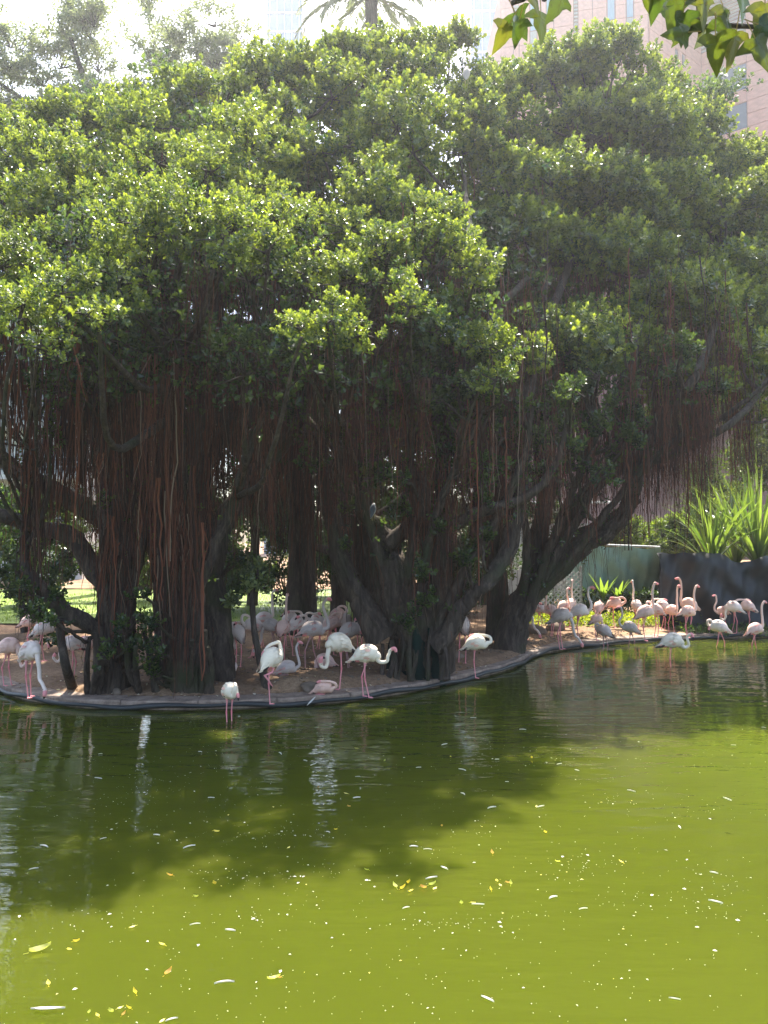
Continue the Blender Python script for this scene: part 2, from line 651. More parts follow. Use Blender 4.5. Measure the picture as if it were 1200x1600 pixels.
# left tree
TL = make_tree('banyan_tree', A(245, 1080, 12.0) * np.array([1, 1, 0]) + np.array([0, 0, .15]),
               'huge banyan on the left with a fat reddish root-covered trunk and hanging root curtains')
add_limb(TL, [(178, 1078, 12.1, .34), (180, 1010, 12.0, .29), (182, 940, 11.95, .27), (185, 860, 12.0, .27), (178, 790, 12.1, .24), (165, 700, 12.2, .2), (140, 560, 12.0, .14), (110, 440, 11.2, .08)], 'trunk', 14, 1, 16)
add_limb(TL, [(296, 1078, 12.1, .38), (292, 1020, 12.0, .30), (290, 950, 11.9, .27), (280, 860, 11.9, .25), (268, 760, 12.0, .2), (266, 640, 12.0, .17), (262, 520, 11.8, .13), (270, 380, 11.6, .08)], 'trunk', 14, 1, 18)
add_limb(TL, [(268, 1066, 12.75, .24), (262, 1000, 12.7, .2), (252, 900, 12.7, .17), (236, 820, 12.7, .16), (215, 745, 12.8, .16), (205, 640, 12.8, .13), (180, 500, 12.6, .09), (190, 330, 12.5, .05)], 'trunk', 12, 1, 8)
add_limb(TL, [(185, 1005, 11.9, .15), (150, 985, 11.7, .13), (110, 962, 11.5, .12), (72, 938, 11.4, .11), (45, 905, 11.3, .09), (38, 870, 11.3, .06), (44, 800, 11.3, .035), (50, 700, 11.3, .02)])
add_limb(TL, [(190, 940, 12.3, .2), (150, 890, 12.4, .17), (105, 840, 12.4, .15), (60, 830, 12.5, .13), (0, 815, 12.5, .11), (-120, 790, 12.4, .08), (-240, 640, 12, .05)])
add_limb(TL, [(182, 820, 12.6, .2), (130, 790, 12.7, .17), (80, 760, 12.7, .15), (30, 735, 12.8, .13), (-20, 690, 12.8, .12), (-110, 560, 12.6, .08), (-180, 400, 12, .05)])
add_limb(TL, [(345, 1075, 12.6, .26), (340, 980, 12.7, .24), (330, 900, 12.8, .21), (345, 820, 12.9, .18), (385, 760, 13, .16), (430, 700, 13.1, .14), (470, 610, 13, .11), (480, 480, 12.5, .07), (470, 350, 12.3, .05)], 'limb', 10, 1, 6)
add_limb(TL, [(300, 900, 13.3, .2), (300, 800, 13.4, .17), (330, 700, 13.4, .14), (372, 640, 13.3, .12), (330, 600, 13.2, .1), (305, 560, 13, .08), (330, 420, 12.6, .06)])
add_limb(TL, [(262, 850, 12.4, .15), (240, 790, 12.3, .13), (215, 735, 12.2, .12), (210, 690, 12.1, .1), (225, 600, 12, .08), (300, 450, 11.6, .06), (380, 320, 11.4, .04)])
add_limb(TL, [(325, 1000, 14.5, .28), (318, 860, 14.6, .24), (310, 700, 14.8, .22), (320, 520, 15, .15), (330, 330, 15, .1), (340, 180, 15, .05)])
add_limb(TL, [(280, 900, 14.6, .2), (200, 720, 15, .16), (120, 560, 15.2, .12), (60, 360, 15, .08), (20, 240, 14.5, .04)])
# middle tree
TM = make_tree('banyan_tree', A(650, 1060, 13.0) * np.array([1, 1, 0]) + np.array([0, 0, .15]),
               'banyan in the middle with many forking leafy stems rising from a dark wrapped base')
add_limb(TM, [(650, 1058, 13.45, .46), (648, 1022, 13.4, .41), (640, 980, 13.3, .36), (625, 930, 13.2, .32), (617, 880, 13.1, .22), (610, 845, 13, .17), (585, 820, 12.9, .13), (560, 785, 12.8, .11), (542, 740, 12.8, .09), (530, 660, 12.6, .07), (520, 560, 11.8, .05)], 'trunk', 16, .8, 18)
add_limb(TM, [(612, 850, 13, .14), (640, 815, 12.9, .12), (664, 780, 12.8, .12), (655, 745, 12.8, .11), (625, 715, 12.8, .1), (603, 680, 12.8, .09), (598, 620, 12.6, .08), (590, 500, 12, .06), (585, 380, 11.6, .04)])
add_limb(TM, [(600, 1000, 13.2, .3), (560, 930, 13.3, .2), (540, 870, 13.4, .16), (530, 800, 13.5, .14), (520, 740, 13.5, .14), (500, 680, 13.6, .13), (455, 655, 13.7, .12), (410, 630, 13.7, .1), (370, 560, 13.6, .08), (340, 440, 13, .05)], 'limb', 10, 1, 6)
add_limb(TM, [(690, 1048, 13.5, .25), (688, 960, 13.3, .2), (685, 880, 13, .15), (695, 830, 12.9, .13), (720, 815, 12.9, .11), (750, 800, 12.8, .1), (790, 790, 12.9, .09), (840, 760, 13, .07), (880, 690, 13, .05), (900, 600, 12.6, .04)])
add_limb(TM, [(680, 1010, 13.0, .2), (712, 962, 13, .14), (742, 930, 13, .125), (775, 900, 13.1, .115), (800, 850, 13.3, .13), (815, 780, 13.4, .12), (820, 700, 13.5, .11), (830, 600, 13.6, .09), (850, 480, 13.5, .07), (870, 360, 13.4, .04)], 'limb', 10, 1, 5)
add_limb(TM, [(660, 980, 13.3, .26), (672, 900, 13.4, .2), (690, 800, 13.5, .16), (700, 700, 13.6, .14), (690, 600, 13.6, .12), (720, 500, 13.6, .1), (740, 400, 13.5, .07), (730, 280, 13.6, .04)])
add_limb(TM, [(700, 700, 13.6, .1), (745, 560, 13.5, .08), (790, 470, 13.3, .07), (850, 420, 13.2, .05), (920, 380, 13, .03)])
add_limb(TM, [(700, 930, 13.2, .13), (696, 880, 13.1, .12), (690, 845, 13.0, .11), (700, 810, 12.9, .09)], fringe=.4)
add_limb(TM, [(580, 990, 15.4, .35), (570, 860, 15.5, .26), (560, 700, 15.6, .2), (560, 500, 15.8, .15), (570, 300, 16, .1), (590, 130, 16, .05)])
add_limb(TM, [(470, 990, 17.5, .38), (470, 850, 17.5, .3), (470, 720, 17.3, .24), (460, 560, 17, .18), (450, 330, 16.5, .1), (450, 160, 16, .05)])
add_limb(TM, [(530, 985, 18.5, .2), (532, 880, 18.4, .17), (540, 760, 18.2, .14), (560, 600, 18, .1), (600, 400, 17.5, .07)])
# right leaning tree
TR = make_tree('banyan_tree', A(800, 1012, 16.2) * np.array([1, 1, 0]) + np.array([0, 0, .15]),
               'leaning banyan whose black trunk bends out to the right over the sandy bank')
add_limb(TR, [(792, 1030, 16.2, .38), (800, 985, 16.2, .32), (815, 945, 16.2, .29), (840, 915, 16.2, .26), (875, 885, 16.1, .23), (910, 855, 16, .2), (955, 838, 15.9, .17), (985, 805, 15.8, .15), (1000, 760, 15.7, .16), (1020, 700, 15.6, .14), (1060, 640, 15.5, .12), (1110, 560, 15.2, .09), (1150, 430, 15, .05)], 'trunk', 14, .8, 12)
add_limb(TR, [(858, 900, 16.4, .24), (868, 850, 16.4, .2), (890, 800, 16.3, .17), (930, 765, 16.2, .15), (975, 730, 16.1, .13), (1010, 700, 16, .12), (1060, 620, 15.8, .09), (1090, 500, 15.4, .06)])
add_limb(TR, [(820, 950, 16.6, .26), (838, 870, 16.6, .22), (848, 800, 16.5, .18), (870, 740, 16.4, .16), (920, 690, 16.3, .14), (960, 640, 16.2, .12), (1000, 540, 15.8, .08), (1030, 400, 15.5, .05)])
add_limb(TR, [(845, 850, 16.6, .15), (850, 740, 16.6, .14), (840, 640, 16.4, .12), (850, 520, 16, .1), (900, 380, 15.8, .07), (930, 200, 16.2, .04)])
add_limb(TR, [(905, 835, 16.3, .13), (950, 810, 16.2, .11), (978, 790, 16.1, .09), (990, 740, 16, .07), (1050, 690, 16, .06), (1150, 640, 15.8, .05), (1250, 560, 15.6, .04)])
add_limb(TR, [(860, 850, 16.7, .12), (900, 848, 16.7, .09), (950, 820, 16.6, .07), (1000, 790, 16.6, .05)], fringe=.7)
add_limb(TR, [(780, 1000, 16.9, .3), (775, 900, 17, .22), (770, 780, 17, .17), (780, 640, 17, .13), (800, 450, 17, .09), (830, 250, 17, .05)], 'limb', 10, .8, 5)
add_limb(TR, [(1000, 730, 15.8, .1), (1080, 690, 15.7, .08), (1160, 640, 15.7, .07), (1260, 500, 15.6, .05)])
for T_, px_ in [(TM, [(630, 1000, 13.2, .1), (600, 900, 13.0, .08), (575, 800, 12.8, .07), (556, 700, 12.6, .05), (540, 600, 12.4, .03)]), (TM, [(660, 1000, 13.1, .1), (668, 900, 12.9, .08), (690, 800, 12.7, .07), (720, 720, 12.6, .06), (760, 640, 12.5, .04)]),
                (TM, [(675, 1000, 13.1, .09), (720, 900, 13, .07), (765, 820, 12.9, .06), (800, 730, 12.8, .05), (822, 640, 12.7, .03)]), (TM, [(645, 990, 13.1, .08), (640, 900, 12.9, .07), (648, 800, 12.8, .06), (640, 700, 12.7, .05), (652, 600, 12.6, .03)]),
                (TM, [(690, 980, 13.2, .08), (735, 870, 13.1, .07), (752, 760, 13, .06), (790, 660, 12.9, .04)]), (TL, [(300, 960, 11.9, .1), (330, 860, 12.0, .08), (372, 780, 12.1, .07), (400, 690, 12.2, .05), (450, 600, 12.2, .03)]),
                (TL, [(190, 980, 11.9, .1), (222, 880, 11.9, .08), (236, 780, 12, .07), (262, 690, 12, .05), (300, 590, 12, .03)]), (TR, [(830, 940, 15.9, .1), (858, 860, 15.8, .08), (898, 760, 15.6, .07), (940, 660, 15.5, .05)]),
                (TR, [(850, 905, 15.9, .1), (910, 800, 15.7, .08), (960, 700, 15.6, .06), (990, 620, 15.5, .04)]), (TR, [(880, 885, 15.9, .1), (940, 810, 15.7, .07), (1010, 735, 15.6, .06), (1090, 670, 15.5, .04)]), (TR, [(815, 950, 16, .1), (826, 850, 15.9, .08), (812, 740, 15.8, .06), (830, 640, 15.6, .04)])]:
    add_limb(T_, px_, 'limb', 8, .7, 1)
TREES = [TL, TM, TR]

# ---- foliage pads
PADS = []      # centre, radii, number of sprigs, tree
HOLES = [(470, 285, 48), (285, 480, 60), (830, 455, 75), (700, 470, 40), (215, 460, 30), (490, 420, 45), (735, 85, 22), (1020, 70, 14), (430, 560, 80), (640, 610, 60)]
MANUAL = [(100, 465, 88), (30, 500, 70), (155, 500, 50), (65, 545, 40), (520, 500, 70), (565, 525, 40), (470, 515, 40), (390, 235, 75), (330, 270, 70), (400, 290, 50), (130, 280, 80), (60, 340, 85), (200, 320, 70), (585, 315, 75), (650, 330, 50),
          (430, 345, 60), (480, 345, 40), (860, 290, 90), (950, 300, 75), (1040, 320, 80), (900, 540, 90), (830, 560, 60), (970, 530, 45), (775, 595, 45), (1080, 605, 60), (1080, 480, 95), (740, 430, 55), (620, 445, 45), (930, 385, 80),
          (1150, 330, 80), (1170, 430, 80), (680, 380, 60), (60, 240, 80), (240, 200, 80), (620, 200, 90), (520, 155, 75), (1000, 200, 80), (760, 180, 70), (790, 130, 45), (905, 100, 60), (960, 75, 45), (985, 60, 25), (860, 95, 45), (660, 85, 50), (560, 105, 55), (460, 115, 60), (700, 60, 40), (1020, 150, 45), (1040, 480, 80), (1150, 560, 80), (728, 160, 42), (740, 200, 60), (230, 350, 75), (300, 345, 80), (370, 360, 70), (170, 400, 65), (420, 395, 55), (0, 420, 90), (-70, 480, 100), (-150, 470, 110), (-60, 380, 100), (480, 430, 50), (600, 400, 60), (555, 430, 50), (640, 480, 45)]


def tree_of(u):
    return 0 if u < 430 + rng.normal(0, 40) else (1 if u < 800 + rng.normal(0, 40) else 2)


def pad(u, v, rp, dY=0.0, dens=1.0, tree=None):
    Y = depth(u, v) + dY
    c = A(u, v, Y)
    r = rp / F * Y
    PADS.append((c, np.array([r * 1.05, r * 1.05, r * .62]), int(np.clip(190 * dens * (r / .8) ** 2 * float(np.clip(12.0 / Y, .8, 1.5)), 20, 640)), tree_of(u) if tree is None else tree))


for u, v, rp in MANUAL:
    pad(u, v, rp, -.15, 1.15)
for u in range(-20, 1240, 42):
    if not 705 < u < 760:
        pad(u + rng.normal(0, 8), np.interp(u, TOPU, TOPV) + rng.uniform(22, 48), rng.uniform(34, 50), rng.uniform(-.3, .5))
u = -380
while u < 1290:
    vt, vb = np.interp(u, TOPU, TOPV), np.interp(u, SKU, SKV)
    v = vt + 42
    while v < vb - 5:
        uu, vv = u + rng.normal(0, 22), v + rng.normal(0, 16)
        if 0 <= u <= 1200:
            ok = all((uu - h[0]) ** 2 + (vv - h[1]) ** 2 > h[2] ** 2 for h in HOLES)
            if ok:
                pad(uu, max(vv, np.interp(uu, TOPU, TOPV) + 36), rng.uniform(45, 72), rng.uniform(.0, .7))
        else:
            pad(uu, vv, rng.uniform(70, 100), rng.uniform(0, .7), .55)
        v += 66 if 0 <= u <= 1200 else 110
    u += 78 if 0 <= u <= 1200 else 130
NF = len(PADS)
# the far half of the crown: what shades everything under it
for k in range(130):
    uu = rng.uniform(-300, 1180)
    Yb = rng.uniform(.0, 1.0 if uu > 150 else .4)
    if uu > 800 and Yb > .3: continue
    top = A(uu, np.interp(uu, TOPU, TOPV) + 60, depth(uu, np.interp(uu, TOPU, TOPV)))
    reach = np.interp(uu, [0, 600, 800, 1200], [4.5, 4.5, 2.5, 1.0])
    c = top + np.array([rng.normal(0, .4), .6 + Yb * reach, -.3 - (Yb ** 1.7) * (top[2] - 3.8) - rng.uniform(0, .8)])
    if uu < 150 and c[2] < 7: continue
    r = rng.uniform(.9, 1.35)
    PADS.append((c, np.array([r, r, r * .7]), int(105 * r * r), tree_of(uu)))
for k in range(70):
    uu = rng.uniform(150, 900)
    Yc = rng.uniform(17.5, 22)
    PADS.append((A(uu, rng.uniform(330, 690), Yc), np.array([1.2, 1.0, .85]), 105, tree_of(uu)))
# foliage inside, under the dome, its dimness put into the leaf colour
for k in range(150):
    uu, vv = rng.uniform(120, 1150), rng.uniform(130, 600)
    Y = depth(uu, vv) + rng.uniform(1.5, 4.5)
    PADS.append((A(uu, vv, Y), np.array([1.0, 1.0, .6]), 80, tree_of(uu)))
# leafy shoots low down among the stems
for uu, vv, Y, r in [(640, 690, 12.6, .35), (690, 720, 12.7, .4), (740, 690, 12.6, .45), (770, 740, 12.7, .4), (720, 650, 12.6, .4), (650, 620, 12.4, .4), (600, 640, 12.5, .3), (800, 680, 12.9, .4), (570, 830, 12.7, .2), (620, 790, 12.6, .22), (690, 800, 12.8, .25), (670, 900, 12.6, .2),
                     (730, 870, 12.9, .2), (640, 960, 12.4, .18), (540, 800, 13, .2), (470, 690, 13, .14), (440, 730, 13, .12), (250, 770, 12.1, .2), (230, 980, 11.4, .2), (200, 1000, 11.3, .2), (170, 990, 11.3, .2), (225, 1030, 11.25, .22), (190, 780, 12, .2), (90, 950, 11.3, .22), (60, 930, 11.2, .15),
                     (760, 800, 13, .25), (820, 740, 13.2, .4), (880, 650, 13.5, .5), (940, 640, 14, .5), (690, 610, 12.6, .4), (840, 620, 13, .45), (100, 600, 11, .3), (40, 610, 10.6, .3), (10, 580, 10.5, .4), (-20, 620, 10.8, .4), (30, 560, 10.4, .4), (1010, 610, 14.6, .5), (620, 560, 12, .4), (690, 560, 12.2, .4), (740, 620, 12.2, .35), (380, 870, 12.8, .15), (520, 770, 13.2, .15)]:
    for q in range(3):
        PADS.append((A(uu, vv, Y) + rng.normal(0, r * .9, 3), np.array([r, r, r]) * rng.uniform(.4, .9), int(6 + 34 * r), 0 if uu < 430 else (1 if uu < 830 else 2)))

NFRONT = NF
for k in range(75):
    uu, vv = rng.uniform(440, 1120), rng.uniform(540, 760)
    Y = np.interp(uu, [440, 800, 900, 1120], [12.6, 13.2, 14.8, 15.6]) + rng.normal(0, .3)
    PADS.append((A(uu, vv - (40 if uu > 950 else 0), Y), np.array([.4, .4, .3]) * rng.uniform(.6, 1.3), 22, 1 if uu < 830 else 2))
SUNV = np.array(sd)
GAPS = [(G(u_, v_, .14) + np.array([0, 0, h_]), r_) for u_, v_, h_, r_ in [(424, 1099, .55, .42), (576, 1087, .55, .44), (528, 1075, .6, .34), (359, 1122, .35, .3), (505, 1082, .12, .24), (742, 1058, .55, .28), (44, 1086, .5, .32), (66, 1036, .5, .25), (455, 1020, .5, .3), (500, 1040, .1, .25), (405, 1010, .5, .25), (120, 1080, 0, .28), (300, 1100, 0, .22), (620, 1085, 0, .24)]]
def in_gap(q):
    for g0, gr in GAPS:
        w_ = q - g0
        if ((np.linalg.norm(w_ - np.outer(w_ @ SUNV, SUNV), axis=1) < gr * .9) & (w_ @ SUNV > .4)).any():
            return True
    return False


for pi, (c, rr, n, k) in enumerate(PADS):
    T = TREES[k]
    nlobe = max(3, int(4 + rr[0] * 6))
    d = unit(rng.normal(0, 1, (nlobe, 3)) + np.array([0, 0, .45]))
    lob = d * rr * rng.uniform(.5, .85, (nlobe, 1))
    li = rng.integers(0, nlobe, n)
    d2 = unit(rng.normal(0, 1, (n, 3)) + np.array([0, 0, .35]))
    lr = (.44 * rr[0] + .06)
    P = c + lob[li] + d2 * lr * np.array([1, 1, .75]) * rng.uniform(.55, 1.0, (n, 1))
    P += rng.normal(0, .03, P.shape)
    keep = np.ones(n, bool)
    for g0, gr in GAPS:
        w0 = c - g0
        if np.linalg.norm(w0 - SUNV * (w0 @ SUNV)) > gr + rr[0] * 1.6: continue
        wv_ = P - g0
        dd = np.linalg.norm(wv_ - np.outer(wv_ @ SUNV, SUNV), axis=1)
        keep &= ~((dd < gr * rng.uniform(.8, 1.25, n)) & (P[:, 1] > g0[1] + .3))
    P, d2, li = P[keep], d2[keep], li[keep]
    n = len(P)
    D = d2 * .6 + unit(lob[li]) * .4 + np.array([0, 0, .55]) + rng.normal(0, .3, P.shape)
    lsz = float(np.clip(c[1] / 12.5, .66, 1.4))
    scatter_leaves(T.leaf, P, D, lsz * rng.uniform(.75, 1.2, n), TMPL if pi < NFRONT or rr[0] < .6 else TMPL_R, LO if pi < NFRONT else (.018, .040, .018), HI if pi < NFRONT else (.085, .125, .034), .55)  # inner, rear and low sprigs take darker greens: shade put into the colour
    # the branch that carries this pad, forking into one twig a lobe
    nd = min(T.nodes, key=lambda q: np.linalg.norm((q[0] - c) * np.array([1, 1, .6])) + 2.0 * max(0, q[0][2] - c[2] + .2) + 1.1 * random.random())
    dist = np.linalg.norm(nd[0] - c)
    if dist < 7 and not in_gap(nd[0] + np.outer(np.linspace(0, 1, 8), c - nd[0])):
        mid = (nd[0] + c) / 2 + np.array([0, 0, -.08 * dist]) + rng.normal(0, .06 * dist, 3)
        q = catmull([nd[0], mid, c], 6)
        r0 = min(nd[1] * .8, .02 + .012 * dist + .03 * rr[0])
        tube(T.twig, q + np.cumsum(rng.normal(0, .015, q.shape), 0), np.linspace(r0, .018, len(q)), 6)
        T.hang.append((q[len(q) // 2], r0, .8))
    for l in lob:
        e = c + l
        if in_gap(np.array([c, c + l * .5, e])): continue
        tube(T.twig, np.array([c, c + l * .5 + rng.normal(0, .05, 3), e]), [.018, .011, .006], 4, cap=False)
    if rr[0] > .5:
        T.hang.append((c - np.array([0, 0, rr[2] * .5]), rr[0] * .4, 1.2))

# leaves of epiphytes and shoots scattered thinly along the limbs
for T in TREES:
    pts = np.array([q[0] for q in T.nodes])
    ii = rng.integers(0, len(pts), 420)
    P = pts[ii] + rng.normal(0, .13, (420, 3))
    ok = P[:, 2] > 1.2
    scatter_leaves(T.leaf, P[ok], rng.normal(0, 1, (ok.sum(), 3)) + np.array([0, 0, .4]), rng.uniform(.6, 1.0, ok.sum()), TMPL_S, (.018, .040, .018), (.085, .125, .034), .3)  # same darkened greens, with the shade under the crown painted in


# ---- aerial roots
def root_cols(n):
    a = np.array([.028, .018, .015]); b_ = np.array([.17, .060, .034]); c_ = np.array([.20, .14, .10])
    t = rng.random((n, 1)) ** 1.6
    s = (rng.random((n, 1)) < .04).astype(float)
    return (a * (1 - t) + b_ * t) * (1 - s) + c_ * s


def floor_z(x, y):
    """How far the curtains come down: lower on the left, higher over the water and on the right."""
    u = 600 + x / y * F
    v = np.interp(u, [-300, 0, 150, 250, 350, 480, 600, 720, 830, 900, 960, 1050, 1200], [640, 700, 900, 930, 900, 860, 830, 850, 840, 850, 830, 800, 790])
    return CAMZ + (845 - v) / F * y


for ti, T in enumerate(TREES):
    tops, lens, rads, dr = [], [], [], []
    for P, r, fr in T.hang:
        if P[2] < 2.6:
            nb = int(rng.poisson(2 * fr))
            for k in range(nb):
                tops.append(P + np.array([rng.normal(0, r * .6), rng.normal(0, r * .6), -r * .3])); lens.append(rng.uniform(.15, .6) * max(.3, P[2] - .3)); rads.append(rng.uniform(.003, .007))
            continue
        outer = fr > 1.1
        nb = rng.poisson(11) if rng.random() < (.40 if outer else .55) else 1
        long_ = rng.random() < (.12 if outer else .6)
        fz = floor_z(P[0], P[1])
        cx_ = rng.normal(0, .18, 2)
        for k in range(nb):
            p = P + np.array([cx_[0] + rng.normal(0, .05 + min(r, .2) * .5), cx_[1] + rng.normal(0, .05 + min(r, .2) * .5), -r * .2])
            Lm = max(.4, p[2] - fz)
            tops.append(p)
            lens.append(Lm * (rng.uniform(.45, 1.1) if long_ else rng.uniform(.1, .5)))
            rads.append(rng.choice([.003, .005, .008, .012], p=[.45, .35, .15, .05]))
    # dense curtains inside the crown
    u0, u1 = [(70, 440), (400, 850), (800, 1180)][ti]
    for k in range([105, 80, 55][ti]):
        uu = rng.uniform(u0, u1)
        Yc = (11.4 if uu < 450 else 12.6) + 8 * rng.random() ** .6 if uu < 850 else rng.uniform(14.8, 18.8)
        if uu < 60: Yc = rng.uniform(11.2, 13.0)
        zt = rng.uniform(5.2, 7.5)
        p0 = np.array([(uu - 600) / F * Yc, Yc, zt])
        fz = floor_z(p0[0], p0[1]) + abs(rng.normal(0, .5))
        wdt = rng.uniform(.05, .22)
        for q in range(rng.integers(10, 34)):
            p = p0 + np.array([rng.normal(0, wdt), rng.normal(0, .12), rng.normal(0, .5)])
            tops.append(p); lens.append(max(.5, (p[2] - fz) * rng.uniform(.3, 1.05))); rads.append(rng.choice([.004, .006, .010, .018], p=[.4, .35, .19, .06]))
    n = len(tops)
    strands(T.roots, np.array(tops), np.array(lens), np.array(rads), 6, .075, root_cols(n))
    # matted root coats on the trunks
    if ti == 0:
        cols_ = [(183, 830, 11.75, .20, 1.6), (287, 800, 11.6, .20, 2.4), (270, 560, 11.7, .10, 4.0), (150, 680, 12.0, .25, 1.0), (240, 640, 12.1, .3, 1.2), (60, 690, 11.4, .12, 2.4), (345, 700, 12.7, .2, 1.9), (410, 690, 13.0, .2, 1.3), (210, 620, 11.9, .3, 2.2), (110, 620, 11.5, .2, 2.6), (8, 520, 10.6, .28, 1.7), (45, 540, 10.8, .2, 1.9), (-40, 520, 10.8, .25, 1.6)]
    elif ti == 1:
        cols_ = [(500, 690, 13.4, .22, 2.0), (520, 760, 13.3, .12, 1.2), (430, 730, 13.5, .15, 1.0), (645, 760, 12.9, .2, 1.8), (690, 760, 12.9, .2, 1.9), (470, 640, 17.2, .35, 4.2), (560, 600, 15.2, .3, 4.5), (740, 640, 13.2, .25, 2.4), (610, 640, 13.3, .25, 2.6)]
    else:
        cols_ = [(860, 640, 16.2, .25, 3.0), (920, 690, 16.0, .25, 2.4), (1000, 650, 15.8, .3, 2.2), (1050, 640, 15.6, .3, 2.3), (960, 660, 16, .3, 2.2), (790, 640, 16.8, .35, 4.2), (1090, 620, 15.4, .25, 1.6)]
    for (uu, vv, Y, wd, L) in cols_:
        n = 85
        p = A(uu, vv, Y) + np.stack([rng.normal(0, wd * .7, n), rng.normal(-.05, wd * .6, n), rng.uniform(-.6, .5, n)], -1)
        strands(T.roots, p, L * rng.uniform(.2, 1.1, n), rng.choice([.005, .009, .016], n), 7, .055, root_cols(n))
    tag(T.roots.build('aerial_root_curtain', M_root, T.root), kind='stuff')
    tag(T.leaf.build('crown', M_leaf, T.root), kind='stuff')
    tag(T.twig.build('branchwork', M_bark, T.root, smooth=True), kind='stuff')

# the long ropes one can follow by eye, each its own part
ROPES = [(0, 268, 470, 11.2, 3.9, .035), (0, 272, 600, 11.25, 2.6, .022), (0, 248, 800, 11.3, 1.3, .03), (0, 175, 860, 11.4, 1.6, .012), (0, 215, 830, 11.5, 1.0, .012), (0, 70, 470, 10.4, 2.2, .012), (0, 36, 500, 10.3, 2.6, .012), (0, 125, 560, 10.8, 2.6, .018),
         (0, 85, 560, 10.7, 2.3, .01), (0, 0, 500, 9.6, 1.0, .016), (0, 60, 640, 11.0, 2.6, .02), (0, 300, 780, 11.4, 2.3, .025), (0, 315, 870, 11.3, 1.8, .02), (0, 235, 340, 10.5, .7, .01), (0, 110, 390, 10, .6, .01), (0, 325, 420, 10.8, .9, .008),
         (1, 630, 370, 10.9, .8, .012), (1, 645, 375, 10.9, .7, .01), (1, 550, 550, 11.0, .8, .01), (1, 480, 600, 11.2, .8, .008), (1, 460, 700, 12.6, 2.4, .01), (1, 745, 620, 12.2, 3.0, .018), (1, 820, 590, 12.0, 2.3, .012), (1, 790, 700, 12.3, 1.6, .012), (1, 770, 600, 12.2, 1.8, .014), (1, 515, 650, 12.8, 2.2, .014),
         (1, 500, 800, 13, 1.5, .012), (1, 650, 850, 12.6, 1.2, .012), (1, 685, 830, 12.6, 1.4, .01),
         (2, 878, 700, 14, 1.6, .014), (2, 870, 540, 13.6, 1.3, .01), (2, 985, 430, 13.8, 1.2, .01), (2, 1015, 440, 14, 1.6, .01), (2, 975, 700, 15, 2.0, .03), (2, 1010, 720, 15, 1.5, .02), (2, 925, 720, 15, 1.6, .016), (2, 1040, 720, 15.2, .9, .014), (2, 1075, 700, 15.2, 1.6, .012), (2, 1100, 720, 15.2, 1.5, .012), (2, 1150, 700, 15, 1.0, .01)]
for ti, uu, vv, Y, L, r in ROPES:
    mb = MB()
    p0 = A(uu, vv, Y)
    p0[2] += .5
    n = 14
    for s_ in range(3 if r > .011 else 1):
        q = np.zeros((n, 3)); q[:, 2] = -np.linspace(0, L + .5, n)
        q[:, :2] = np.cumsum(rng.normal(0, .016, (n, 2)), 0) + (rng.normal(0, r * .6, 2) if s_ else 0)
        rr_ = np.linspace(r, r * .45, n) * (.6 if s_ else 1)
        tube(mb, p0 + q, rr_, 5, col=tuple(root_cols(1)[0] * 1.25), lump=.1)
    mb.build('aerial_root', M_root, TREES[ti].root)
# splayed roots running down to the soil, one part each
for ti, uu, vv, Y, du, k_ in [(0, 320, 985, 11.4, 10, .05), (0, 300, 1000, 11.35, -8, .04), (0, 200, 1000, 11.4, 18, .05), (0, 165, 1000, 11.4, -10, .045), (0, 150, 990, 11.4, -6, .05), (0, 140, 995, 11.5, -3, .04), (0, 212, 1010, 11.3, 6, .04), (0, 325, 1010, 11.5, -2, .05), (1, 612, 1000, 13.0, -6, .05), (1, 690, 1000, 13.1, 8, .06), (1, 640, 1000, 12.95, 2, .05)] + [(0, 160 + 16 * q + rng.normal(0, 4), 985 + rng.normal(0, 20), 11.75 + rng.normal(0, .06), rng.normal(0, 9), rng.uniform(.02, .045)) for q in range(11)] + [(1, 598 + 11 * q, 985 + rng.normal(0, 18), 13.0 + rng.normal(0, .05), rng.normal(0, 8), rng.uniform(.02, .04)) for q in range(10)]:
    a = A(uu, vv, Y); e = G(uu + du, 1083 if ti == 0 else 1063, .14)
    mb = MB()
    tube(mb, catmull([a, (a + e) / 2 + rng.normal(0, .05, 3), e + np.array([0, 0, .0])], 7), np.linspace(k_ * .8, k_ * 1.2, 15), 7, lump=.1)
    mb.build('buttress_root', M_bark, TREES[ti].root, smooth=True)


# dark netting wrapped round the trunk feet
def netting(T, path, n=60):
    mb = MB()
    rows = []
    for (uu, vv, Y, wx, wy) in path:
        c = A(uu, vv, Y)
        th = np.linspace(0, 2 * np.pi, n, endpoint=False)
        rad = 1 + .10 * np.sin(th * 5 + vv * .01) + .08 * np.sin(th * 9 - vv * .015) + .05 * np.sin(th * 17) + rng.normal(0, .02, n)
        rows.append(np.stack([c[0] + wx * rad * np.cos(th), c[1] + wy * rad * np.sin(th), np.full(n, c[2]) + rng.normal(0, .012, n)], -1))
    V = np.array(rows)
    k = len(rows)
    i_, j_ = np.meshgrid(np.arange(k - 1), np.arange(n), indexing='ij')
    f = np.stack([i_ * n + j_, (i_ + 1) * n + j_, (i_ + 1) * n + (j_ + 1) % n, i_ * n + (j_ + 1) % n], -1).reshape(-1, 4)
    mb.add(V.reshape(-1, 3), f)
    return mb.build('netting', M_net, T.root, smooth=True)


netting(TM, [(652, 972, 13.4, .30, .36), (652, 985, 13.42, .40, .42), (653, 1005, 13.42, .45, .43), (654, 1030, 13.43, .47, .44), (655, 1068, 13.44, .50, .45)])

